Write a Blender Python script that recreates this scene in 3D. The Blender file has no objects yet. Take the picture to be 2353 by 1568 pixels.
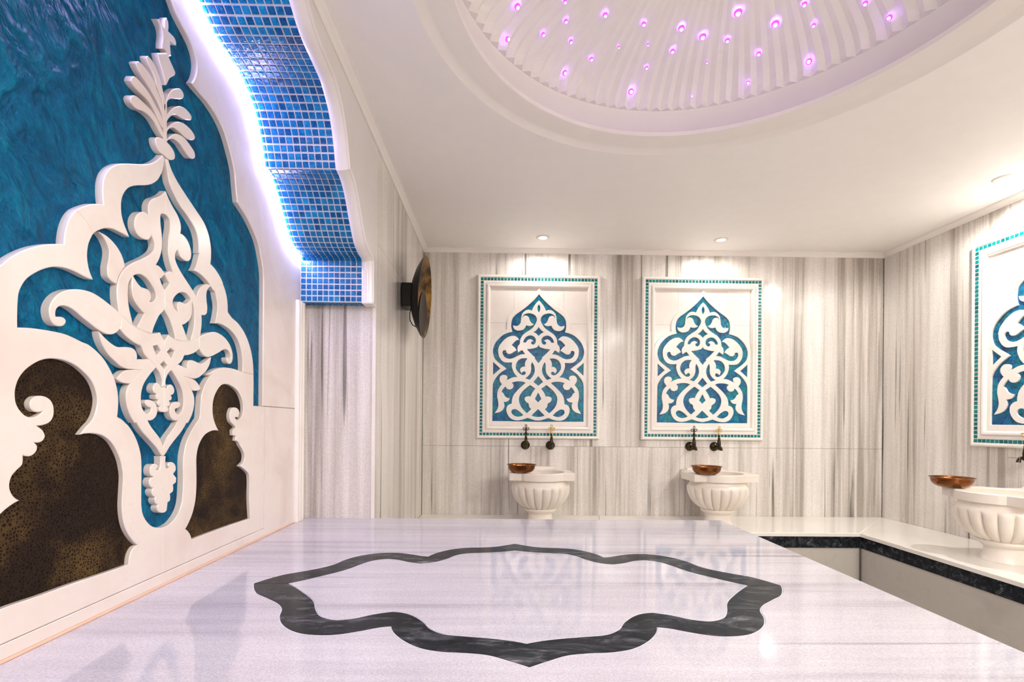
import bpy, bmesh, math, random
from mathutils import Matrix, Vector
from mathutils.geometry import tessellate_polygon, delaunay_2d_cdt

random.seed(7)
S = bpy.context.scene
COL = S.collection

# ------------------------------------------------------------------ camera
CAM_Z = 1.1065
FPX = 1116.0                                  # focal length in pixels of the 2353 px wide frame
cam_data = bpy.data.cameras.new('camera')
cam_data.sensor_width = 36.0
cam_data.lens = FPX * 36.0 / 2353.0
cam_data.shift_x = (1176.5 - 1162.863) / 2353.0
cam_data.shift_y = (973.750 - 784.0) / 2353.0
cam_data.clip_start = 0.02
cam = bpy.data.objects.new('camera', cam_data)
COL.objects.link(cam)
right = Vector((0.999875, -0.013147, 0.008758))
fwd = Vector((0.013147, 0.999914, 0.0))
up = Vector((-0.008757, 0.000115, 0.999962))
M3 = Matrix((right, up, -fwd)).transposed()
cam.matrix_world = Matrix.Translation((0, 0, CAM_Z)) @ M3.to_4x4()
S.camera = cam

# ------------------------------------------------------------------ world, exposure
world = bpy.data.worlds.new('world')
world.use_nodes = True
world.node_tree.nodes['Background'].inputs[0].default_value = (0.05, 0.05, 0.055, 1)
world.node_tree.nodes['Background'].inputs[1].default_value = 0.2
S.world = world
S.view_settings.view_transform = 'Standard'
S.view_settings.look = 'None'
S.view_settings.gamma = 1.0
S.view_settings.use_curve_mapping = False
S.view_settings.exposure = 0.96
S.cycles.use_denoising = True
S.cycles.max_bounces = 7
S.cycles.diffuse_bounces = 5
S.cycles.glossy_bounces = 3
S.cycles.transmission_bounces = 1
S.cycles.caustics_reflective = False
S.cycles.caustics_refractive = False
S.cycles.use_adaptive_sampling = True
S.cycles.adaptive_threshold = 0.08

DOWNLIGHT_W = 16.0                            # each recessed downlight
DOWNLIGHT_COL = (1.0, 0.955, 0.91)
LED_STRENGTH = 140.0                           # niche LED strip
LED_COL = (0.63, 0.55, 1.0)
STAR_STRENGTH = 14.0                           # little violet dome lights
COVE_STRENGTH = 0.25  # added glow behind the dome lip

# outlines measured on the relief (Y, Z in metres)
NICHE = {
 'petal_1': [(1.1404,1.8525),(1.1426,1.8610),(1.1512,1.8695),(1.1619,1.8737),(1.1772,1.8738),(1.1946,1.8732),(1.2108,1.8708),(1.2256,1.8645),(1.2370,1.8557),(1.2487,1.8441),(1.2537,1.8363),(1.2508,1.8293),(1.2411,1.8342),(1.2297,1.8419),(1.2184,1.8495),(1.2056,1.8532),(1.1931,1.8530),(1.1792,1.8504),(1.1656,1.8448),(1.1539,1.8435),(1.1449,1.8462)],
 'petal_2': [(1.1420,1.8963),(1.1442,1.9055),(1.1503,1.9139),(1.1612,1.9170),(1.1871,1.9130),(1.1995,1.9087),(1.2113,1.9024),(1.2215,1.8948),(1.2348,1.8862),(1.2463,1.8776),(1.2542,1.8664),(1.2554,1.8509),(1.2505,1.8520),(1.2428,1.8553),(1.2312,1.8654),(1.2181,1.8768),(1.2034,1.8854),(1.1891,1.8882),(1.1701,1.8886),(1.1534,1.8909)],
 'petal_3': [(1.1564,1.9478),(1.1584,1.9537),(1.1671,1.9604),(1.1800,1.9617),(1.1933,1.9593),(1.2070,1.9533),(1.2210,1.9446),(1.2247,1.9364),(1.2342,1.9283),(1.2420,1.9189),(1.2499,1.9040),(1.2549,1.8911),(1.2551,1.8723),(1.2522,1.8732),(1.2482,1.8841),(1.2404,1.8951),(1.2289,1.9062),(1.2158,1.9145),(1.2030,1.9214),(1.1904,1.9268),(1.1771,1.9331),(1.1657,1.9392)],
 'petal_4': [(1.1900,1.9860),(1.1913,1.9912),(1.1963,1.9956),(1.2065,1.9959),(1.2169,1.9913),(1.2276,1.9830),(1.2366,1.9732),(1.2441,1.9595),(1.2473,1.9507),(1.2523,1.9406),(1.2554,1.9319),(1.2578,1.9227),(1.2580,1.9066),(1.2529,1.8952),(1.2498,1.9080),(1.2458,1.9188),(1.2399,1.9282),(1.2322,1.9376),(1.2246,1.9455),(1.2190,1.9594),(1.2085,1.9691),(1.1965,1.9775)],
 'stem': [(1.2516,1.9173),(1.2643,1.9256),(1.2649,1.8838),(1.2656,1.8257),(1.2528,1.8244),(1.2522,1.8759)],
 'heart': [(1.2226,1.8100),(1.2300,1.8176),(1.2413,1.8230),(1.2528,1.8244),(1.2656,1.8257),(1.2767,1.8239),(1.2890,1.8185),(1.2953,1.8095),(1.2955,1.7998),(1.2893,1.7930),(1.2772,1.7864),(1.2651,1.7846),(1.2533,1.7856),(1.2417,1.7852),(1.2322,1.7891),(1.2246,1.7980)],
 'petal_5': [(1.2646,1.8272),(1.2765,1.8396),(1.2886,1.8474),(1.3032,1.8503),(1.3182,1.8491),(1.3313,1.8438),(1.3448,1.8383),(1.3607,1.8362),(1.3769,1.8443),(1.3811,1.8525),(1.3767,1.8634),(1.3626,1.8702),(1.3443,1.8757),(1.3265,1.8767),(1.3093,1.8722),(1.2946,1.8648),(1.2804,1.8522),(1.2685,1.8369),(1.2645,1.8312)],
 'petal_6': [(1.2643,1.8501),(1.2761,1.8675),(1.2882,1.8777),(1.3007,1.8811),(1.3156,1.8816),(1.3308,1.8807),(1.3442,1.8814),(1.3600,1.8863),(1.3739,1.8947),(1.3797,1.9022),(1.3772,1.9097),(1.3666,1.9151),(1.3505,1.9171),(1.3304,1.9148),(1.3131,1.9081),(1.2963,1.8972),(1.2800,1.8809),(1.2642,1.8596)],
 'petal_7': [(1.2640,1.8771),(1.2738,1.8935),(1.2858,1.9080),(1.2981,1.9165),(1.3129,1.9217),(1.3302,1.9262),(1.3457,1.9330),(1.3593,1.9410),(1.3643,1.9475),(1.3625,1.9552),(1.3522,1.9589),(1.3364,1.9588),(1.3211,1.9539),(1.3041,1.9437),(1.2876,1.9285),(1.2735,1.9098),(1.2638,1.8913)],
 'petal_8': [(1.2638,1.9226),(1.2672,1.9330),(1.2771,1.9451),(1.2873,1.9532),(1.3017,1.9612),(1.3208,1.9740),(1.3284,1.9822),(1.3298,1.9903),(1.3249,1.9970),(1.3140,1.9973),(1.2910,1.9810),(1.2789,1.9676),(1.2690,1.9506),(1.2613,1.9318),(1.2585,1.9204)],
 'block': [(1.2279,2.0270),(1.2614,2.0538),(1.2748,2.0433),(1.2944,2.0276),(1.2936,2.0191),(1.2754,1.9982),(1.2615,1.9703),(1.2578,1.9678),(1.2454,1.9972),(1.2362,2.0094)],
 'finial': [(1.2260,2.1111),(1.2348,2.1173),(1.2403,2.1111),(1.2523,2.1101),(1.2521,2.1233),(1.2547,2.1364),(1.2593,2.1421),(1.2650,2.1379),(1.2676,2.1284),(1.2666,2.1134),(1.2767,2.1150),(1.2874,2.1157),(1.2943,2.1120),(1.2980,2.1037),(1.2945,2.0983),(1.2838,2.0958),(1.2751,2.0955),(1.2743,2.0806),(1.2784,2.0578),(1.2680,2.0492),(1.2604,2.0550),(1.2557,2.0572),(1.2447,2.0513),(1.2437,2.0631),(1.2462,2.0778),(1.2451,2.0922),(1.2404,2.1023),(1.2331,2.1077)],
 'lobe_upper': [(1.2574,1.7798),(1.2491,1.7838),(1.2357,1.7660),(1.2147,1.7453),(1.1895,1.7281),(1.1465,1.7061),(1.1109,1.6870),(1.0877,1.6672),(1.0726,1.6461),(1.0658,1.6263),(1.0640,1.6059),(1.0652,1.5870),(1.0673,1.5749),(1.0408,1.5646),(1.0187,1.5499),(0.9992,1.5336),(1.0171,1.5244),(1.0301,1.5141),(1.0406,1.4993),(1.0510,1.5106),(1.0706,1.5244),(1.0910,1.5320),(1.1058,1.5332),(1.1233,1.5332),(1.1417,1.5329),(1.1347,1.5429),(1.1255,1.5565),(1.1187,1.5725),(1.1163,1.5936),(1.1183,1.6115),(1.1269,1.6310),(1.1403,1.6479),(1.1611,1.6624),(1.1951,1.6800),(1.2154,1.6937),(1.2336,1.7121),(1.2469,1.7359),(1.2509,1.7456)],
 '_lobe_lower_out': [(0.9992,1.5336),(0.9873,1.5163),(0.9790,1.4963),(0.9742,1.4750),(0.9725,1.4539),(0.9518,1.4467),(0.9317,1.4378),(0.9097,1.4255),(0.8886,1.4104),(0.8686,1.3927),(0.8495,1.3707)],
 '_lobe_lower_in': [(0.8817,1.2708),(0.8815,1.2949),(0.8820,1.3152),(0.8838,1.3332),(0.8892,1.3481),(0.8988,1.3639),(0.9144,1.3790),(0.9322,1.3923),(0.9522,1.4023),(0.9716,1.4071),(0.9935,1.4081),(1.0147,1.4055),(1.0294,1.4037),(1.0425,1.4044),(1.0329,1.4205),(1.0281,1.4378),(1.0270,1.4533),(1.0296,1.4731),(1.0341,1.4858),(1.0406,1.4993),(1.0301,1.5141),(1.0171,1.5244)],
 'frame_right_upper': [(1.2602,1.7813),(1.2715,1.7836),(1.2832,1.7645),(1.3072,1.7450),(1.3447,1.7246),(1.3844,1.7051),(1.4230,1.6851),(1.4451,1.6611),(1.4567,1.6345),(1.4608,1.6091),(1.4575,1.5745),(1.4804,1.5673),(1.5021,1.5553),(1.5189,1.5413),(1.5252,1.5310),(1.5027,1.5208),(1.4841,1.4984),(1.4708,1.5025),(1.4552,1.5135),(1.4298,1.5242),(1.4007,1.5302),(1.3774,1.5287),(1.3888,1.5439),(1.3992,1.5708),(1.4041,1.5901),(1.3998,1.5855),(1.3993,1.6175),(1.3887,1.6433),(1.3683,1.6603),(1.3454,1.6735),(1.3202,1.6848),(1.2898,1.7087),(1.2751,1.7271),(1.2676,1.7524),(1.2617,1.7725)],
 'frame_right_lower': [(1.5252,1.5310),(1.5392,1.5117),(1.5482,1.4882),(1.5516,1.4532),(1.5785,1.4395),(1.6126,1.4300),(1.6483,1.4096),(1.6789,1.3802),(1.7002,1.3445),(1.7114,1.3101),(1.7156,1.2710),(1.6427,1.2723),(1.6420,1.3119),(1.6331,1.3450),(1.6167,1.3697),(1.5915,1.3888),(1.5554,1.4018),(1.5154,1.4067),(1.4829,1.4022),(1.4931,1.4335),(1.4965,1.4594),(1.4886,1.4856),(1.4841,1.4984),(1.5027,1.5208)],
 'onion_left': [(1.2607,1.6977),(1.2476,1.6810),(1.2315,1.6678),(1.2158,1.6567),(1.2057,1.6446),(1.2007,1.6295),(1.2035,1.6106),(1.1934,1.6126),(1.1810,1.6090),(1.1690,1.6002),(1.1596,1.5864),(1.1563,1.5708),(1.1600,1.5564),(1.1696,1.5477),(1.1842,1.5453),(1.2017,1.5492),(1.2093,1.5576),(1.2118,1.5650),(1.2197,1.5560),(1.2238,1.5444),(1.2200,1.5300),(1.2047,1.5135),(1.1824,1.4967),(1.1538,1.4773),(1.1311,1.4585),(1.1186,1.4424),(1.1101,1.4232),(1.1065,1.4026),(1.1067,1.3831),(1.1098,1.3658),(1.1148,1.3489),(1.1316,1.3404),(1.1500,1.3314),(1.1689,1.3262),(1.1928,1.3228),(1.2189,1.3231),(1.2223,1.3350),(1.2314,1.3535),(1.2431,1.3729),(1.2575,1.3932),(1.2633,1.4083),(1.2630,1.4305),(1.2594,1.4415),(1.2519,1.4531),(1.2444,1.4662),(1.2540,1.4741),(1.2618,1.4834),(1.2538,1.4911),(1.2416,1.4974),(1.2296,1.4969),(1.2415,1.5168),(1.2494,1.5405),(1.2505,1.5619),(1.2488,1.5842),(1.2444,1.6072),(1.2442,1.6261),(1.2482,1.6326),(1.2615,1.6377)],
 '!onion_hole_1': [(1.1518,1.4417),(1.1417,1.4278),(1.1388,1.4100),(1.1391,1.3915),(1.1424,1.3691),(1.1487,1.3503),(1.1525,1.3402),(1.1530,1.3333),(1.1678,1.3291),(1.1751,1.3402),(1.1836,1.3548),(1.1923,1.3672),(1.1813,1.3719),(1.1661,1.3827),(1.1554,1.3957),(1.1507,1.4132),(1.1509,1.4305)],
 '!onion_hole_2': [(1.1548,1.4465),(1.1695,1.4550),(1.1846,1.4572),(1.2025,1.4520),(1.2186,1.4403),(1.2293,1.4266),(1.2307,1.4152),(1.2237,1.4051),(1.2088,1.3989),(1.2132,1.4091),(1.2108,1.4216),(1.2028,1.4276),(1.1806,1.4279),(1.1698,1.4328),(1.1612,1.4398)],
 'onion_leaf': [(1.0530,1.5098),(1.0647,1.5120),(1.0809,1.5101),(1.0976,1.5031),(1.1128,1.4917),(1.1239,1.4768),(1.1297,1.4598),(1.1198,1.4461),(1.1113,1.4316),(1.1061,1.4139),(1.0923,1.4158),(1.0819,1.4227),(1.0797,1.4335),(1.0796,1.4436),(1.0835,1.4631),(1.0843,1.4799),(1.0790,1.4929),(1.0708,1.5029),(1.0598,1.5092)],
 'scroll': [(1.1154,1.3502),(1.0887,1.3616),(1.0623,1.3713),(1.0390,1.3764),(1.0150,1.3754),(0.9922,1.3701),(0.9737,1.3617),(0.9591,1.3505),(0.9481,1.3360),(0.9428,1.3231),(0.9421,1.3115),(0.9454,1.2992),(0.9517,1.2919),(0.9597,1.2891),(0.9711,1.2917),(0.9776,1.2987),(0.9776,1.3054),(0.9726,1.3088),(0.9644,1.3085),(0.9563,1.3067),(0.9555,1.3145),(0.9578,1.3224),(0.9642,1.3290),(0.9740,1.3321),(0.9857,1.3320),(0.9996,1.3276),(1.0156,1.3190),(1.0341,1.3104),(1.0513,1.3027),(1.0670,1.2976),(1.0812,1.2954),(1.0978,1.2992),(1.1105,1.3084),(1.1180,1.3192),(1.1189,1.3348),(1.1166,1.3462)],
 'cross_left': [(1.1148,1.3489),(1.1316,1.3404),(1.1500,1.3314),(1.1689,1.3262),(1.1928,1.3228),(1.2189,1.3228),(1.2468,1.3309),(1.2538,1.3207),(1.2617,1.3101),(1.2621,1.2600),(1.2492,1.2497),(1.2624,1.2388),(1.2632,1.1949),(1.2513,1.1911),(1.2554,1.1981),(1.2552,1.2115),(1.2468,1.2279),(1.2337,1.2397),(1.2198,1.2503),(1.2081,1.2571),(1.1915,1.2695),(1.1815,1.2852),(1.1693,1.2877),(1.1481,1.2948),(1.1320,1.3024),(1.1164,1.3140),(1.1189,1.3348)],
 '!cross_hole': [(1.2219,1.2916),(1.2378,1.2974),(1.2502,1.2847),(1.2341,1.2700)],
 'leaf_strap': [(1.0586,1.2980),(1.0686,1.2909),(1.0808,1.2832),(1.0933,1.2770),(1.1104,1.2722),(1.1323,1.2756),(1.1506,1.2768),(1.1624,1.2733),(1.1684,1.2644),(1.1686,1.2519),(1.1892,1.2546),(1.2081,1.2571),(1.2198,1.2503),(1.2337,1.2397),(1.2175,1.2249),(1.2023,1.2086),(1.1900,1.1911),(1.1840,1.1725),(1.1830,1.1544),(1.1857,1.1400),(1.1932,1.1293),(1.2034,1.1226),(1.2110,1.1251),(1.2166,1.1308),(1.2173,1.1377),(1.2031,1.1424),(1.1967,1.1495),(1.1979,1.1554),(1.2106,1.1575),(1.2262,1.1536),(1.2356,1.1455),(1.2393,1.1324),(1.2360,1.1191),(1.2242,1.1086),(1.2061,1.1066),(1.2165,1.0927),(1.2325,1.0776),(1.2502,1.0601),(1.2610,1.0367),(1.2629,1.0156),(1.2565,1.0171),(1.2375,1.0379),(1.2131,1.0583),(1.1897,1.0778),(1.1698,1.1008),(1.1644,1.1001),(1.1489,1.1194),(1.1395,1.1401),(1.1359,1.1608),(1.1391,1.1784),(1.1492,1.1931),(1.1846,1.2278),(1.1558,1.2264),(1.1374,1.2260),(1.1195,1.2300),(1.1021,1.2397),(1.0853,1.2508),(1.0709,1.2668),(1.0627,1.2817)],
 'petal_small': [(1.1846,1.2278),(1.1512,1.2250),(1.1330,1.2212),(1.1176,1.2110),(1.1079,1.1999),(1.1177,1.1940),(1.1333,1.1918),(1.1492,1.1931),(1.1655,1.2087)],
 'grape_upper_left': [(1.2629,1.1948),(1.2513,1.1901),(1.2444,1.1991),(1.2336,1.2011),(1.2257,1.1957),(1.2219,1.1861),(1.2260,1.1770),(1.2366,1.1730),(1.2313,1.1689),(1.2341,1.1606),(1.2422,1.1581),(1.2382,1.1513),(1.2424,1.1448),(1.2492,1.1432),(1.2452,1.1383),(1.2452,1.1326),(1.2507,1.1289),(1.2632,1.1286)],
 'grape_lower': [(1.2502,1.0158),(1.2505,0.9912),(1.2459,0.9806),(1.2351,0.9821),(1.2427,0.9897),(1.2380,0.9955),(1.2258,0.9976),(1.2169,0.9920),(1.2140,0.9816),(1.2171,0.9717),(1.2277,0.9652),(1.2172,0.9642),(1.2114,0.9563),(1.2145,0.9453),(1.2265,0.9373),(1.2206,0.9328),(1.2237,0.9205),(1.2344,0.9135),(1.2314,0.9086),(1.2346,0.8994),(1.2439,0.8924),(1.2400,0.8866),(1.2425,0.8785),(1.2520,0.8713),(1.2680,0.8684),(1.2760,0.8725),(1.2785,0.8855),(1.2791,0.8922),(1.2879,0.8952),(1.2898,0.9040),(1.2877,0.9134),(1.2987,0.9175),(1.3010,0.9251),(1.2995,0.9356),(1.3111,0.9410),(1.3130,0.9535),(1.3005,0.9651),(1.3093,0.9723),(1.3098,0.9837),(1.3028,0.9935),(1.2893,0.9975),(1.2810,0.9953),(1.2795,0.9887),(1.2845,0.9826),(1.2763,0.9811),(1.2703,0.9872),(1.2695,1.0029),(1.2710,1.0144)],
 '_body_left_top': [(0.8817,1.2708),(0.9039,1.2745),(0.9333,1.2767),(0.9729,1.2770),(0.9949,1.2734),(1.0161,1.2679),(1.0318,1.2648),(1.0521,1.2547),(1.0734,1.2385),(1.0931,1.2134),(1.1059,1.1887),(1.1126,1.1611),(1.1129,1.1369),(1.1105,1.1148),(1.1302,1.1028),(1.1147,1.1124),(1.1404,1.0967),(1.1592,1.0764),(1.1731,1.0534),(1.1832,1.0261),(1.1864,0.9988),(1.1867,0.9676),(1.1867,0.9260),(1.1875,0.8988),(1.1920,0.8792),(1.2038,0.8601),(1.2217,0.8437),(1.2400,0.8354),(1.2642,0.8314)],
 '_hole_left': [(0.8790,1.1606),(0.8845,1.1786),(0.8966,1.1959),(0.9134,1.2101),(0.9309,1.2198),(0.9509,1.2245),(0.9739,1.2246),(0.9981,1.2187),(1.0193,1.2074),(1.0392,1.1908),(1.0507,1.1709),(1.0555,1.1502),(1.0523,1.1272),(1.0423,1.1062),(1.0270,1.0913),(1.0131,1.0758),(1.0337,1.0781),(1.0540,1.0768),(1.0728,1.0715),(1.0923,1.0591),(1.1075,1.0405),(1.1207,1.0155),(1.1275,0.9905),(1.1292,0.9752),(1.1272,0.9400),(1.1260,0.9095),(1.1294,0.8806),(1.1389,0.8525),(1.1582,0.8241),(1.1763,0.8074),(1.1632,0.8046),(1.1522,0.7917),(1.1477,0.7689),(1.0727,0.7705),(0.9963,0.7733),(0.9301,0.7738),(0.8546,0.7756)],
 '_hole_left_up': [(0.8532,0.9399),(0.8689,0.9514),(0.8881,0.9601),(0.8779,0.9682),(0.8714,0.9801),(0.8700,0.9911),(0.8739,1.0053),(0.8830,1.0153),(0.8923,1.0237),(0.8939,1.0326),(0.8934,1.0415),(0.9047,1.0383),(0.9132,1.0410),(0.9201,1.0489),(0.9200,1.0588),(0.9139,1.0641),(0.9234,1.0629),(0.9323,1.0667),(0.9364,1.0750),(0.9321,1.0852),(0.9249,1.0912),(0.9193,1.0946),(0.9338,1.0962),(0.9465,1.1021),(0.9529,1.1125),(0.9541,1.1263),(0.9518,1.1365),(0.9461,1.1449),(0.9351,1.1502),(0.9226,1.1509),(0.9140,1.1482),(0.9072,1.1413),(0.9056,1.1331),(0.9090,1.1250),(0.9177,1.1203),(0.9318,1.1223),(0.9265,1.1171),(0.9177,1.1120),(0.9075,1.1102),(0.8974,1.1133),(0.8874,1.1228),(0.8809,1.1337),(0.8784,1.1479)],
 '_body_right_top': [(1.2642,0.8314),(1.2815,0.8333),(1.3014,0.8405),(1.3219,0.8573),(1.3358,0.8806),(1.3408,0.9151),(1.3421,0.9502),(1.3414,1.0021),(1.3483,1.0324),(1.3590,1.0557),(1.3813,1.0841),(1.4083,1.1110),(1.4121,1.1155),(1.4168,1.1546),(1.4216,1.1852),(1.4427,1.2219),(1.4722,1.2492),(1.4490,1.2411),(1.4823,1.2615),(1.5230,1.2730),(1.5573,1.2763),(1.5995,1.2761),(1.6427,1.2723),(1.7156,1.2710),(1.7197,1.1594)],
 'hole_right': [(1.5510,1.2237),(1.5203,1.2178),(1.4969,1.1990),(1.4800,1.1743),(1.4747,1.1473),(1.4779,1.1206),(1.4897,1.0971),(1.5076,1.0766),(1.4757,1.0771),(1.4426,1.0678),(1.4215,1.0521),(1.4063,1.0303),(1.3990,1.0021),(1.3995,0.9672),(1.4001,0.9195),(1.3956,0.8790),(1.3836,0.8464),(1.3668,0.8216),(1.3526,0.8077),(1.3696,0.7931),(1.3806,0.7719),(1.5332,0.7719),(1.7028,0.7683),(1.6941,0.8431),(1.6928,0.9182),(1.6704,0.9377),(1.6297,0.9572),(1.6554,0.9692),(1.6601,0.9914),(1.6477,1.0110),(1.6299,1.0267),(1.6229,1.0362),(1.6024,1.0425),(1.6056,1.0569),(1.5876,1.0610),(1.5853,1.0772),(1.6051,1.0861),(1.5916,1.0945),(1.5752,1.1042),(1.5672,1.1166),(1.5683,1.1326),(1.5777,1.1471),(1.5974,1.1514),(1.6176,1.1465),(1.6268,1.1320),(1.6181,1.1190),(1.5965,1.1195),(1.6114,1.1098),(1.6319,1.1155),(1.6471,1.1325),(1.6495,1.1568),(1.6413,1.1789),(1.6236,1.2001),(1.5963,1.2147),(1.5701,1.2217)],
 'arch_edge': [(1.7841,1.1619),(1.7827,1.4618),(1.7826,1.5744),(1.7793,1.6480),(1.7642,1.6952),(1.7413,1.7401),(1.7181,1.7636),(1.6685,1.7968),(1.6305,1.8127),(1.6021,1.8239),(1.5921,1.8689),(1.5823,1.9176),(1.5562,1.9654),(1.5252,2.0045),(1.4875,2.0282),(1.4375,2.0415),(1.3981,2.0433),(1.3622,2.0462),(1.3790,2.0776),(1.3849,2.1088),(1.3782,2.1351),(1.3594,2.1555),(1.3294,2.1696),(1.3007,2.1833),(1.2782,2.2041)],
 'baseline': [(0.8550,0.7214),(0.9819,0.7125),(1.1535,0.7117),(1.3794,0.7050),(1.8007,0.7536)],
}
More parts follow.
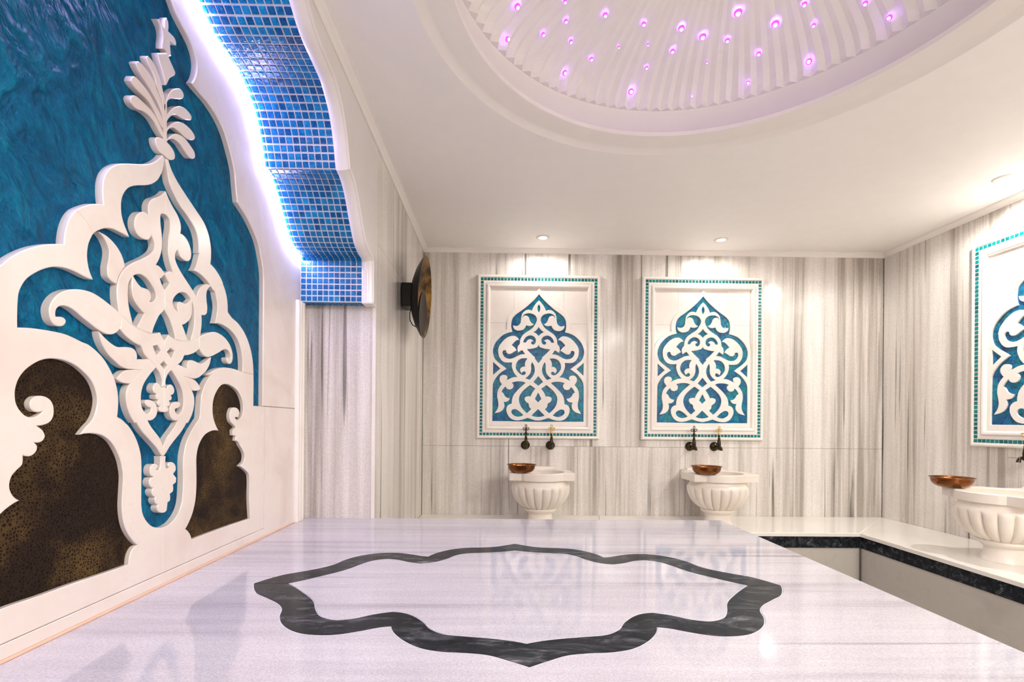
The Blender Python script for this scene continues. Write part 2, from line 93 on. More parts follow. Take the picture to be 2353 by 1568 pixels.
# left halves of the wall-panel fretwork (metres from the panel centre)
PANEL = {
 'opening': [(0.0026,0.4489),(-0.0209,0.4201),(-0.0492,0.3913),(-0.0774,0.3657),(-0.1088,0.3401),(-0.1402,0.3176),(-0.1654,0.2983),(-0.1841,0.2760),(-0.1918,0.2506),(-0.1938,0.2253),(-0.1914,0.2000),(-0.1849,0.1780),(-0.2148,0.1713),(-0.2463,0.1583),(-0.2745,0.1359),(-0.2996,0.1072),(-0.3151,0.0786),(-0.3227,0.0501),(-0.3224,0.0248),(-0.3123,-0.0103),(-0.2934,-0.0327),(-0.2707,-0.0512),(-0.2480,-0.0678),(-0.2254,-0.0864),(-0.2477,-0.1016),(-0.2738,-0.1206),(-0.2924,-0.1415),(-0.3072,-0.1622),(-0.3183,-0.1849),(-0.3219,-0.2037),(-0.3231,-0.2787),(-0.3234,-0.3725),(-0.3241,-0.4607),(-0.1733,-0.4620),(-0.0681,-0.4633),(0.0041,-0.4642)],
 'triangle': [(-0.3215,-0.0386),(-0.2704,-0.0850),(-0.3206,-0.1305)],
 'arch_outer': [(0.0040,0.4963),(-0.0213,0.4597),(-0.0526,0.4277),(-0.0903,0.3940),(-0.1280,0.3683),(-0.1657,0.3425),(-0.1971,0.3106),(-0.2158,0.2788),(-0.2234,0.2534),(-0.2263,0.2249),(-0.2229,0.1934),(-0.2560,0.1819),(-0.2874,0.1610),(-0.3187,0.1323),(-0.3374,0.1036),(-0.3466,0.0720),(-0.3511,0.0435)],
 'fret': [(0.0055,0.4062),(-0.0143,0.3886),(-0.0331,0.3631),(-0.0424,0.3440),(-0.0470,0.3313),(-0.0645,0.3374),(-0.0866,0.3356),(-0.1055,0.3227),(-0.1180,0.3052),(-0.1226,0.2862),(-0.1255,0.2608),(-0.1285,0.2418),(-0.1394,0.2275),(-0.1552,0.2210),(-0.1710,0.2224),(-0.1821,0.2261),(-0.1772,0.2065),(-0.1644,0.1940),(-0.1454,0.1873),(-0.1233,0.1897),(-0.1044,0.1979),(-0.0919,0.2138),(-0.0873,0.2265),(-0.0698,0.2220),(-0.0508,0.2231),(-0.0320,0.2341),(-0.0510,0.2459),(-0.0623,0.2647),(-0.0688,0.2836),(-0.0831,0.2945),(-0.0989,0.2959),(-0.1084,0.2895),(-0.1120,0.2768),(-0.1116,0.2926),(-0.0990,0.3054),(-0.0769,0.3126),(-0.0516,0.3107),(-0.0294,0.3015),(-0.0150,0.2843),(-0.0107,0.2653),(-0.0162,0.2463),(-0.0256,0.2288),(-0.0381,0.2113),(-0.0569,0.1952),(-0.0821,0.1791),(-0.1041,0.1631),(-0.1197,0.1440),(-0.1290,0.1217),(-0.1326,0.0926),(-0.1445,0.0773),(-0.1490,0.0551),(-0.1457,0.0394),(-0.1409,0.0299),(-0.1283,0.0411),(-0.1142,0.0486),(-0.0934,0.0210),(-0.1250,0.0168),(-0.1502,0.0093),(-0.1249,0.0142),(-0.1511,0.0045),(-0.1772,-0.0089),(-0.1997,-0.0148),(-0.2223,-0.0113),(-0.2411,-0.0002),(-0.2525,0.0184),(-0.2546,0.0334),(-0.2490,0.0447),(-0.2378,0.0467),(-0.2283,0.0412),(-0.2264,0.0300),(-0.2150,0.0207),(-0.1963,0.0209),(-0.1776,0.0324),(-0.1608,0.0427),(-0.1530,0.0440),(-0.1633,0.0613),(-0.1760,0.0738),(-0.1888,0.0832),(-0.1731,0.1023),(-0.1543,0.1183),(-0.1354,0.1217),(-0.1481,0.1373),(-0.1640,0.1482),(-0.1830,0.1502),(-0.2083,0.1446),(-0.2365,0.1269),(-0.2616,0.1013),(-0.2803,0.0727),(-0.2870,0.0442),(-0.2857,0.0368),(-0.2825,0.0106),(-0.2672,-0.0193),(-0.2483,-0.0359),(-0.2257,-0.0413),(-0.1845,-0.0402),(-0.1880,-0.0635),(-0.1822,-0.0897),(-0.1687,-0.1196),(-0.1460,-0.1437),(-0.1760,-0.1467),(-0.1985,-0.1555),(-0.2209,-0.1663),(-0.2340,-0.1698),(-0.2209,-0.1614),(-0.2181,-0.1463),(-0.2249,-0.1352),(-0.2400,-0.1304),(-0.2550,-0.1317),(-0.2680,-0.1412),(-0.2743,-0.1563),(-0.2715,-0.1750),(-0.2563,-0.1974),(-0.2711,-0.2144),(-0.2841,-0.2371),(-0.2895,-0.2634),(-0.2892,-0.2896),(-0.2834,-0.3196),(-0.2812,-0.3458),(-0.2866,-0.3722),(-0.2977,-0.3910),(-0.3070,-0.4042),(-0.2789,-0.3984),(-0.2565,-0.3869),(-0.2417,-0.3680),(-0.2373,-0.3492),(-0.2439,-0.3230),(-0.2233,-0.3220),(-0.2084,-0.3133),(-0.2002,-0.2963),(-0.2198,-0.2927),(-0.2349,-0.2816),(-0.2425,-0.2667),(-0.2501,-0.2574),(-0.2596,-0.2518),(-0.2466,-0.2292),(-0.2299,-0.2121),(-0.2241,-0.2252),(-0.2128,-0.2326),(-0.1978,-0.2343),(-0.1828,-0.2267),(-0.1743,-0.2116),(-0.1756,-0.1985),(-0.1869,-0.1862),(-0.1645,-0.1785),(-0.1382,-0.1756),(-0.1081,-0.1779),(-0.0874,-0.1863),(-0.1228,-0.2167),(-0.1526,-0.2470),(-0.1749,-0.2773),(-0.1840,-0.3074),(-0.1856,-0.3356),(-0.2006,-0.3395),(-0.2155,-0.3509),(-0.2229,-0.3678),(-0.2227,-0.3903),(-0.2150,-0.4128),(-0.1998,-0.4352),(-0.1771,-0.4500),(-0.1470,-0.4554),(-0.1170,-0.4513),(-0.0908,-0.4436),(-0.0721,-0.4370),(-0.0457,-0.4451),(-0.0193,-0.4523),(0.0040,-0.4551)],
 'c_eye': [(0.0048,0.3762),(-0.0062,0.3602),(-0.0060,0.3381),(0.0043,0.3193)],
 'c_diamond': [(0.0027,0.2149),(-0.0126,0.1942),(-0.0346,0.1781),(-0.0156,0.1688),(0.0033,0.1501)],
 'comma': [(-0.1067,0.1030),(-0.1006,0.1252),(-0.0850,0.1443),(-0.0629,0.1541),(-0.0375,0.1496),(-0.0216,0.1356),(-0.0167,0.1166),(-0.0228,0.0976),(-0.0370,0.0880),(-0.0481,0.0926),(-0.0514,0.1036),(-0.0435,0.1116),(-0.0356,0.1126),(-0.0436,0.1227),(-0.0595,0.1272),(-0.0753,0.1207),(-0.0878,0.1032)],
 'c_heart': [(0.0028,0.0916),(-0.0052,0.0725),(-0.0305,0.0627),(-0.0557,0.0577),(-0.0810,0.0559),(-0.0536,0.0262),(-0.0195,-0.0046),(-0.0251,-0.0081),(0.0038,-0.0446)],
 'kidney': [(-0.0758,-0.0116),(-0.1021,-0.0093),(-0.1265,-0.0151),(-0.1470,-0.0330),(-0.1580,-0.0594),(-0.1570,-0.0857),(-0.1426,-0.1080),(-0.1236,-0.1247),(-0.1086,-0.1302),(-0.0936,-0.1263),(-0.0869,-0.1150),(-0.0938,-0.1038),(-0.1050,-0.1058),(-0.1181,-0.1172),(-0.1257,-0.1041),(-0.1284,-0.0929),(-0.1203,-0.0778),(-0.1053,-0.0701),(-0.0911,-0.0700),(-0.0942,-0.0512),(-0.0888,-0.0305)],
 'crescent': [(-0.0425,-0.0364),(-0.0491,-0.0583),(-0.0488,-0.0883),(-0.0542,-0.1147),(-0.0709,-0.1374),(-0.0915,-0.1526),(-0.0594,-0.1635),(-0.0371,-0.1370),(-0.0242,-0.1068),(-0.0245,-0.0768),(-0.0322,-0.0543)],
 'c_lozenge': [(0.0027,-0.1366),(-0.0311,-0.1783),(0.0034,-0.2061)],
 'loop': [(-0.0546,-0.2010),(-0.0852,-0.2239),(-0.1150,-0.2542),(-0.1316,-0.2844),(-0.1340,-0.3144),(-0.1255,-0.3444),(-0.1064,-0.3743),(-0.0761,-0.4022),(-0.0463,-0.3737),(-0.0615,-0.3551),(-0.0654,-0.3345),(-0.0843,-0.3215),(-0.0939,-0.3028),(-0.0884,-0.2877),(-0.0697,-0.2819),(-0.0508,-0.2836),(-0.0398,-0.2572),(-0.0183,-0.2270)],
 'c_kite': [(0.0015,-0.2550),(-0.0206,-0.3002),(0.0025,-0.3244)],
 'teardrop': [(-0.1870,-0.3881),(-0.1778,-0.3768),(-0.1590,-0.3747),(-0.1326,-0.3895),(-0.1023,-0.4174),(-0.1285,-0.4270),(-0.1510,-0.4272),(-0.1737,-0.4162),(-0.1850,-0.4031)],
 'c_fan': [(0.0026,-0.3733),(-0.0440,-0.4188),(-0.0195,-0.4272),(0.0034,-0.4289)],
}
# one quarter of the star inlay (metres from its centre)
STAR_OUT = [(-0.7009,-0.0131),(-0.6612,-0.0685),(-0.6227,-0.1005),(-0.5773,-0.1383),(-0.5504,-0.1740),(-0.5347,-0.2205),(-0.5081,-0.2632),(-0.4672,-0.2970),(-0.4247,-0.3097),(-0.3791,-0.3073),(-0.3372,-0.2905),(-0.3035,-0.2732),(-0.2807,-0.2673),(-0.2661,-0.3011),(-0.2377,-0.3377),(-0.2013,-0.3669),(-0.1600,-0.3807),(-0.1163,-0.3851),(-0.0729,-0.3939),(-0.0348,-0.4156),(0.0015,-0.4379)]
STAR_IN = [(-0.6078,-0.0119),(-0.5496,-0.0587),(-0.4961,-0.1224),(-0.4678,-0.1801),(-0.4422,-0.2171),(-0.4029,-0.2357),(-0.3660,-0.2254),(-0.3312,-0.2031),(-0.2932,-0.1880),(-0.2538,-0.2024),(-0.2164,-0.2428),(-0.1963,-0.2782),(-0.1645,-0.3036),(-0.1214,-0.3130),(-0.0746,-0.3211),(-0.0331,-0.3313),(0.0006,-0.3442)]
# small dome lights (x, y, z, radius)
DOME_LIGHTS = [(0.047, 1.722, 2.592, 0.0077), (0.011, 1.803, 2.535, 0.0065), (0.22, 1.743, 2.633, 0.0047), (0.233, 1.814, 2.621, 0.0049), (0.15, 1.843, 2.592, 0.005), (0.263, 1.892, 2.606, 0.0051), (0.252, 1.996, 2.555, 0.0072), (0.358, 1.97, 2.597, 0.0053), (0.38, 1.81, 2.644, 0.0065), (0.537, 1.852, 2.648, 0.0058), (0.461, 1.935, 2.622, 0.0021), (0.577, 1.93, 2.631, 0.0026), (0.599, 2.02, 2.603, 0.0045), (0.555, 2.101, 2.555, 0.0085), (0.688, 1.868, 2.647, 0.0084), (0.685, 1.955, 2.625, 0.0061), (0.783, 1.896, 2.638, 0.0093), (0.839, 1.987, 2.607, 0.0021), (0.823, 2.104, 2.541, 0.0034), (0.883, 1.9, 2.629, 0.006), (0.875, 1.798, 2.652, 0.0105), (1.03, 2.024, 2.547, 0.0054), (1.023, 1.929, 2.6, 0.006), (1.027, 1.819, 2.63, 0.0098), (1.087, 1.738, 2.636, 0.0062), (1.158, 1.795, 2.608, 0.0048), (1.207, 1.898, 2.546, 0.0077), (1.271, 1.687, 2.598, 0.006), (1.361, 1.691, 2.55, 0.0068)]
DEBUG = False

# ------------------------------------------------------------------ room numbers (metres)
XL, XR = -0.5553, 2.7793          # left wall plane (beyond the niche) and right wall
YB, YF = 3.49, -0.93              # back wall, wall behind the camera
XN = -0.8645                      # niche face
YA = 1.262                        # symmetry axis of the relief
YR = 1.190                        # crown of the niche arch
ZP = 0.680                        # platform top
ZBN = 0.450                       # bench top
ZCEIL = 2.3605
YPIER = 2.168                     # pier face = far edge of the platform
XPLAT = 1.000
YBENCH, XBENCH = 2.962, 2.225     # bench fronts
DCX, DCY, DR, DH, DZ = 0.657, 1.314, 0.82, 0.19, 2.507   # dome

# ------------------------------------------------------------------ node helpers
def mat(name):
    m = bpy.data.materials.new(name)
    m.use_nodes = True
    nt = m.node_tree
    return m, nt, nt.nodes['Principled BSDF']

def nd(nt, kind, **kw):
    n = nt.nodes.new(kind)
    for k, v in kw.items():
        setattr(n, k, v)
    return n

def mth(nt, op, a, b=None, c=None):
    n = nd(nt, 'ShaderNodeMath', operation=op)
    for i, v in enumerate((a, b, c)):
        if v is None:
            continue
        if isinstance(v, (int, float)):
            n.inputs[i].default_value = v
        else:
            nt.links.new(v, n.inputs[i])
    return n.outputs[0]

def ramp(nt, fac, stops, interp='LINEAR'):
    n = nd(nt, 'ShaderNodeValToRGB')
    cr = n.color_ramp
    cr.interpolation = interp
    while len(cr.elements) < len(stops):
        cr.elements.new(0.5)
    for e, (p, c) in zip(cr.elements, stops):
        e.position = p
        e.color = (c[0], c[1], c[2], 1) if not isinstance(c, (int, float)) else (c, c, c, 1)
    nt.links.new(fac, n.inputs[0])
    return n.outputs[0]

def noise(nt, vec, scale, detail=4, rough=0.55, distort=0.0):
    n = nd(nt, 'ShaderNodeTexNoise')
    n.inputs['Scale'].default_value = scale
    n.inputs['Detail'].default_value = detail
    n.inputs['Roughness'].default_value = rough
    n.inputs['Distortion'].default_value = distort
    nt.links.new(vec, n.inputs['Vector'])
    return n.outputs[0]

def mixc(nt, fac, a, b, mode='MIX'):
    n = nd(nt, 'ShaderNodeMix', data_type='RGBA', blend_type=mode)
    for sock, v in ((n.inputs[0], fac), (n.inputs[6], a), (n.inputs[7], b)):
        if isinstance(v, (int, float)):
            sock.default_value = v
        elif isinstance(v, tuple):
            sock.default_value = (v[0], v[1], v[2], 1)
        else:
            nt.links.new(v, sock)
    return n.outputs[2]

def bump(nt, b, height, strength, dist):
    n = nd(nt, 'ShaderNodeBump')
    n.inputs['Strength'].default_value = strength
    n.inputs['Distance'].default_value = dist
    nt.links.new(height, n.inputs['Height'])
    nt.links.new(n.outputs[0], b.inputs['Normal'])

def pos(nt):
    n = nd(nt, 'ShaderNodeNewGeometry')
    return n.outputs['Position']

def objc(nt):
    return nd(nt, 'ShaderNodeTexCoord').outputs['Object']

def rnd(nt):
    return nd(nt, 'ShaderNodeObjectInfo').outputs['Random']

def sep(nt, v):
    n = nd(nt, 'ShaderNodeSeparateXYZ')
    nt.links.new(v, n.inputs[0])
    return n.outputs

def comb(nt, x, y, z):
    n = nd(nt, 'ShaderNodeCombineXYZ')
    for s, v in zip(n.inputs, (x, y, z)):
        if isinstance(v, (int, float)):
            s.default_value = v
        else:
            nt.links.new(v, s)
    return n.outputs[0]

def setp(b, **kw):
    for k, v in kw.items():
        k = k.replace('_', ' ')
        if isinstance(v, tuple):
            v = (v[0], v[1], v[2], 1)
        b.inputs[k].default_value = v

# ------------------------------------------------------------------ materials
def striped_marble(name, light, mid, dark, axis, rough=0.14, contrast=1.0, along_scale=0.10, veins=0.75, fine=1.0):
    """banded marble; axis 'xy' = bands run up the wall, 'y' = bands run along X"""
    m, nt, b = mat(name)
    s = sep(nt, pos(nt))
    r = mth(nt, 'FRACT', mth(nt, 'MULTIPLY', nd(nt, 'ShaderNodeObjectInfo').outputs['Object Index'], 0.371))
    if axis == 'xy':
        across, along = mth(nt, 'ADD', s[0], s[1]), s[2]
    else:
        across, along = s[1], s[0]
    across = mth(nt, 'ADD', across, mth(nt, 'MULTIPLY', r, 37.0))
    al = mth(nt, 'MULTIPLY', along, along_scale)
    v = comb(nt, across, al, mth(nt, 'MULTIPLY', r, 11.0))
    n1 = noise(nt, v, 4.0 * fine, 3, 0.62)
    n2 = noise(nt, v, 17.0 * fine, 3, 0.65)
    n3 = noise(nt, comb(nt, across, mth(nt, 'MULTIPLY', along, along_scale * 4), 3.3), 30.0 * fine, 1, 0.6)
    k = mth(nt, 'ADD', mth(nt, 'MULTIPLY', n1, 0.55), mth(nt, 'MULTIPLY', n2, 0.45))
    w = 0.10 / contrast
    col = ramp(nt, k, [(0.5 - 1.6 * w, dark), (0.5 - 0.45 * w, mid), (0.5 + 0.9 * w, light), (1.0, light)])
    n4 = noise(nt, comb(nt, across, mth(nt, 'MULTIPLY', along, along_scale * 0.6), 5.7), 34.0 * fine, 1, 0.5)
    thin = ramp(nt, n4, [(0.0, 0.0), (0.285, 0.0), (0.335, 1.0), (1.0, 1.0)])
    br = noise(nt, comb(nt, across, mth(nt, 'MULTIPLY', along, 0.25), 8.1), 5.0, 1, 0.5)
    keep = ramp(nt, br, [(0.42, 1.0), (0.60, 0.0)])
    thin = mth(nt, 'MAXIMUM', thin, keep)
    col = mixc(nt, mth(nt, 'MULTIPLY', mth(nt, 'SUBTRACT', 1.0, thin), veins), col, tuple(0.28 * c for c in dark))
    grain = noise(nt, pos(nt), 260.0, 0, 0.6)
    g = ramp(nt, grain, [(0.25, 0.86), (0.75, 1.06)])
    n = mixc(nt, 1.0, col, g, 'MULTIPLY')
    n = mixc(nt, 0.5, n, mixc(nt, 1.0, n, ramp(nt, n3, [(0.3, 0.90), (0.7, 1.05)]), 'MULTIPLY'))
    nt.links.new(n, b.inputs['Base Color'])
    setp(b, Roughness=rough)
    return m

def soft_marble(name, base, tint, stain, rough=0.22, sc=6.0):
    m, nt, b = mat(name)
    p = pos(nt)
    a = noise(nt, p, sc, 3, 0.6, 0.6)
    c = noise(nt, p, sc * 2.7, 2, 0.55, 1.2)
    col = ramp(nt, a, [(0.3, tint), (0.55, base), (0.8, base)])
    v = ramp(nt, c, [(0.47, 0.0), (0.50, 1.0), (0.53, 0.0)])
    br = ramp(nt, a, [(0.50, 0.0), (0.62, 1.0)])
    col = mixc(nt, mth(nt, 'MULTIPLY', mth(nt, 'MULTIPLY', v, br), 0.13), col, stain)
    nt.links.new(col, b.inputs['Base Color'])
    setp(b, Roughness=rough)
    return m

def dark_marble(name, rough=0.1, stretch=(1, 1, 1)):
    m, nt, b = mat(name)
    s = sep(nt, pos(nt))
    v = comb(nt, mth(nt, 'MULTIPLY', s[0], stretch[0]), mth(nt, 'MULTIPLY', s[1], stretch[1]), mth(nt, 'MULTIPLY', s[2], stretch[2]))
    a = noise(nt, v, 26.0, 6, 0.68, 0.9)
    c = noise(nt, v, 60.0, 4, 0.6, 1.5)
    col = ramp(nt, a, [(0.30, (0.006, 0.008, 0.010)), (0.52, (0.018, 0.021, 0.026)), (0.63, (0.070, 0.075, 0.082)), (0.76, (0.30, 0.30, 0.29))])
    col = mixc(nt, ramp(nt, c, [(0.62, 0.0), (0.74, 0.4)]), col, (0.22, 0.22, 0.22))
    nt.links.new(col, b.inputs['Base Color'])
    setp(b, Roughness=rough, Specular_IOR_Level=0.2, IOR=1.28)
    return m

def plain(name, col, rough=0.5, metal=0.0, coat=0.0, spec=0.5, var=0.05):
    m, nt, b = mat(name)
    setp(b, Base_Color=col, Roughness=rough, Metallic=metal, Coat_Weight=coat, Specular_IOR_Level=spec)
    n = noise(nt, pos(nt), 14.0, 0, 0.5)
    c = mixc(nt, 1.0, col, ramp(nt, n, [(0.3, 1.0 - var), (0.7, 1.0 + var * 0.6)]), 'MULTIPLY')
    nt.links.new(c, b.inputs['Base Color'])
    return m

def emitter(name, col, strength):
    m, nt, b = mat(name)
    e = nd(nt, 'ShaderNodeEmission')
    e.inputs[0].default_value = (col[0], col[1], col[2], 1)
    e.inputs[1].default_value = strength
    nt.links.new(e.outputs[0], nt.nodes['Material Output'].inputs[0])
    return m

def glass_tile(name, dark, mid, bright, scale=90.0, bstr=0.5):
    m, nt, b = mat(name)
    p = pos(nt)
    r = rnd(nt)
    s = sep(nt, p)
    v = comb(nt, mth(nt, 'ADD', s[0], mth(nt, 'MULTIPLY', r, 9.0)), s[1], s[2])
    a = noise(nt, v, scale, 3, 0.55, 1.4)
    big = noise(nt, p, 9.0, 2, 0.5)
    k = mth(nt, 'ADD', mth(nt, 'MULTIPLY', a, 0.55), mth(nt, 'ADD', mth(nt, 'MULTIPLY', r, 0.22), mth(nt, 'MULTIPLY', big, 0.25)))
    col = ramp(nt, k, [(0.30, dark), (0.50, mid), (0.74, bright)])
    nt.links.new(col, b.inputs['Base Color'])
    setp(b, Roughness=0.16, Specular_IOR_Level=0.35)
    bump(nt, b, a, bstr, 0.004)
    return m

MAT = {}
MAT['wall'] = striped_marble('banded_marble_wall', (0.80, 0.76, 0.715), (0.66, 0.615, 0.565), (0.40, 0.36, 0.315), 'xy', 0.16, 1.35, 0.022, 0.85, 1.2)
MAT['platform'] = striped_marble('banded_marble_platform', (0.63, 0.61, 0.64), (0.565, 0.54, 0.575), (0.38, 0.36, 0.40), 'y', 0.07, 1.1, 0.03, 0.5, 1.0)
MAT['bench'] = soft_marble('white_marble_bench', (0.84, 0.81, 0.75), (0.78, 0.76, 0.70), (0.6, 0.57, 0.5), 0.12, 3.0)
MAT['carved'] = soft_marble('carved_marble_blush', (0.80, 0.725, 0.665), (0.74, 0.64, 0.58), (0.62, 0.46, 0.38), 0.24, 5.0)
MAT['white_marble'] = soft_marble('white_marble', (0.84, 0.795, 0.745), (0.80, 0.73, 0.67), (0.66, 0.54, 0.45), 0.18, 4.0)
MAT['arch_marble'] = soft_marble('pale_grey_marble', (0.76, 0.735, 0.71), (0.70, 0.675, 0.65), (0.5, 0.48, 0.46), 0.16, 2.2)
MAT['basin'] = soft_marble('basin_marble', (0.84, 0.78, 0.70), (0.80, 0.71, 0.62), (0.62, 0.48, 0.36), 0.3, 7.0)
MAT['riser'] = soft_marble('grey_beige_marble', (0.50, 0.47, 0.42), (0.42, 0.39, 0.345), (0.3, 0.27, 0.23), 0.2, 2.5)
MAT['dark'] = dark_marble('dark_green_grey_marble', 0.14)
MAT['inlay'] = dark_marble('dark_inlay_marble', 0.16, (0.35, 1, 1))
MAT['paint'] = plain('white_plaster_paint', (0.90, 0.872, 0.845), 0.55, var=0.008)
MAT['cornice'] = plain('white_cornice_paint', (0.84, 0.80, 0.765), 0.4, var=0.008)
MAT['grout'] = plain('pale_grout', (0.70, 0.72, 0.76), 0.6)
MAT['tile'] = glass_tile('blue_glass_tile', (0.0, 0.032, 0.11), (0.0, 0.105, 0.30), (0.006, 0.30, 0.58))
MAT['teal_tile'] = glass_tile('teal_glass_tile', (0.0, 0.07, 0.075), (0.0, 0.16, 0.165), (0.0, 0.33, 0.32))
MAT['black'] = plain('black_metal', (0.012, 0.011, 0.010), 0.35, 0.6)
MAT['copper'] = plain('aged_copper', (0.23, 0.085, 0.03), 0.22, 1.0)
MAT['dark_brass'] = plain('dark_bronze', (0.05, 0.038, 0.022), 0.28, 0.9)
MAT['brass'] = plain('yellow_brass', (0.62, 0.42, 0.10), 0.25, 1.0)
MAT['joint'] = plain('dark_joint', (0.34, 0.31, 0.28), 0.8)
MAT['seal'] = plain('pink_sealant', (0.80, 0.53, 0.38), 0.5)
MAT['steel'] = plain('grey_metal_trim', (0.25, 0.25, 0.25), 0.3, 0.9)
MAT['fixture'] = plain('white_fixture', (0.8, 0.76, 0.70), 0.3)
MAT['disc'] = plain('smoked_lens', (0.04, 0.03, 0.022), 0.45, 0.0, 0.0, 0.2)
MAT['lamp'] = emitter('downlight_lens', (1.0, 0.90, 0.76), 14.0)
MAT['led'] = emitter('led_strip', LED_COL, LED_STRENGTH)
MAT['star'] = emitter('violet_star', (0.50, 0.24, 1.0), STAR_STRENGTH)
MAT['cove'] = emitter('added_violet_glow', (0.62, 0.22, 1.0), COVE_STRENGTH)
MAT['star_halo'] = emitter('violet_halo', (0.42, 0.05, 0.9), 1.6)

def mk_blue_wall():
    m, nt, b = mat('blue_textured_glass')
    s = sep(nt, pos(nt))
    v = comb(nt, s[0], mth(nt, 'ADD', s[1], mth(nt, 'MULTIPLY', s[2], 0.25)), mth(nt, 'MULTIPLY', s[2], 0.72))
    a = noise(nt, v, 15.0, 3, 0.5, 1.3)
    rd = nd(nt, 'ShaderNodeTexNoise', noise_type='RIDGED_MULTIFRACTAL', normalize=False)
    rd.inputs['Scale'].default_value = 21.0
    rd.inputs['Detail'].default_value = 4.0
    rd.inputs['Roughness'].default_value = 0.6
    rd.inputs['Distortion'].default_value = 0.7
    nt.links.new(v, rd.inputs['Vector'])
    f = noise(nt, v, 120.0, 3, 0.6, 0.6)
    h = mth(nt, 'ADD', mth(nt, 'MULTIPLY', rd.outputs[0], 0.34), mth(nt, 'ADD', mth(nt, 'MULTIPLY', a, 0.6), mth(nt, 'MULTIPLY', f, 0.06)))
    k = mth(nt, 'ADD', mth(nt, 'MULTIPLY', a, 0.6), mth(nt, 'MULTIPLY', f, 0.4))
    col = ramp(nt, k, [(0.36, (0.0, 0.060, 0.145)), (0.50, (0.0, 0.095, 0.21)), (0.64, (0.0, 0.155, 0.28))])
    nt.links.new(col, b.inputs['Base Color'])
    setp(b, Roughness=0.45, Specular_IOR_Level=0.13)
    bump(nt, b, h, 1.0, 0.045)
    return m
MAT['blue'] = mk_blue_wall()

def mk_art_glass():
    m, nt, b = mat('cracked_art_glass')
    s = sep(nt, pos(nt))
    r = rnd(nt)
    v = comb(nt, mth(nt, 'ADD', s[0], mth(nt, 'MULTIPLY', r, 5.0)), s[1], s[2])
    big = noise(nt, v, 7.0, 3, 0.55, 0.8)
    col = ramp(nt, big, [(0.30, (0.0, 0.06, 0.20)), (0.46, (0.0, 0.125, 0.265)), (0.60, (0.0, 0.18, 0.27)), (0.76, (0.0, 0.20, 0.20))])
    vo = nd(nt, 'ShaderNodeTexVoronoi', feature='DISTANCE_TO_EDGE')
    vo.inputs['Scale'].default_value = 22.0
    nt.links.new(v, vo.inputs['Vector'])
    crack = ramp(nt, vo.outputs['Distance'], [(0.0, 0.35), (0.06, 1.0)])
    col = mixc(nt, 1.0, col, crack, 'MULTIPLY')
    fine = noise(nt, v, 50.0, 4, 0.6, 1.0)
    col = mixc(nt, 1.0, col, ramp(nt, fine, [(0.3, 0.6), (0.72, 1.6)]), 'MULTIPLY')
    nt.links.new(col, b.inputs['Base Color'])
    setp(b, Roughness=0.15, Specular_IOR_Level=0.4)
    bump(nt, b, fine, 0.35, 0.006)
    return m
MAT['art_glass'] = mk_art_glass()

def mk_leather():
    m, nt, b = mat('dark_snakeskin')
    p = pos(nt)
    vo = nd(nt, 'ShaderNodeTexVoronoi', feature='DISTANCE_TO_EDGE')
    vo.inputs['Scale'].default_value = 165.0
    nt.links.new(p, vo.inputs['Vector'])
    big = noise(nt, p, 6.0, 4, 0.6, 0.4)
    net = ramp(nt, vo.outputs['Distance'], [(0.0, 1.0), (0.10, 0.55), (0.26, 0.0)])
    base = ramp(nt, big, [(0.35, (0.009, 0.005, 0.004)), (0.65, (0.022, 0.011, 0.006))])
    netc = ramp(nt, big, [(0.42, (0.030, 0.019, 0.012)), (0.66, (0.150, 0.092, 0.030))])
    col = mixc(nt, net, base, netc)
    nt.links.new(col, b.inputs['Base Color'])
    setp(b, Roughness=0.5, Specular_IOR_Level=0.06)
    bump(nt, b, net, 0.3, 0.002)
    return m
MAT['leather'] = mk_leather()

def mk_gold():
    m, nt, b = mat('hammered_gold')
    p = pos(nt)
    a = noise(nt, p, 110.0, 3, 0.6)
    col = ramp(nt, noise(nt, p, 9.0, 3, 0.6), [(0.40, (0.035, 0.016, 0.005)), (0.62, (0.27, 0.14, 0.025))])
    nt.links.new(col, b.inputs['Base Color'])
    setp(b, Metallic=0.9, Roughness=0.32)
    bump(nt, b, a, 0.7, 0.004)
    return m
MAT['gold'] = mk_gold()

# ------------------------------------------------------------------ mesh helpers
def mesh(name, verts, faces, m, parent=None, smooth=False, fix=True):
    me = bpy.data.meshes.new(name)
    me.from_pydata([tuple(v) for v in verts], [], faces)
    if fix:
        bm = bmesh.new()
        bm.from_mesh(me)
        bmesh.ops.recalc_face_normals(bm, faces=bm.faces)
        bm.to_mesh(me)
        bm.free()
    me.materials.append(m)
    if smooth is not False:
        me.polygons.foreach_set('use_smooth', [True] * len(me.polygons))
        if smooth is not True:
            me.set_sharp_from_angle(angle=math.radians(smooth))
    o = bpy.data.objects.new(name, me)
    COL.objects.link(o)
    if parent is not None:
        o.parent = parent
    return o

def link_mesh(name, me, parent=None):
    o = bpy.data.objects.new(name, me)
    COL.objects.link(o)
    if parent is not None:
        o.parent = parent
    return o

def boxdata(x0, x1, y0, y1, z0, z1, off=0):
    v = [(x0, y0, z0), (x1, y0, z0), (x1, y1, z0), (x0, y1, z0), (x0, y0, z1), (x1, y0, z1), (x1, y1, z1), (x0, y1, z1)]
    f = [(0, 3, 2, 1), (4, 5, 6, 7), (0, 1, 5, 4), (1, 2, 6, 5), (2, 3, 7, 6), (3, 0, 4, 7)]
    return v, [tuple(i + off for i in q) for q in f]

def box(name, x0, x1, y0, y1, z0, z1, m, parent=None, bevel=0.0):
    v, f = boxdata(x0, x1, y0, y1, z0, z1)
    o = mesh(name, v, f, m, parent)
    if bevel:
        bm = bmesh.new()
        bm.from_mesh(o.data)
        bmesh.ops.bevel(bm, geom=bm.edges[:], offset=bevel, segments=2, affect='EDGES', profile=0.5)
        bm.to_mesh(o.data)
        bm.free()
    return o

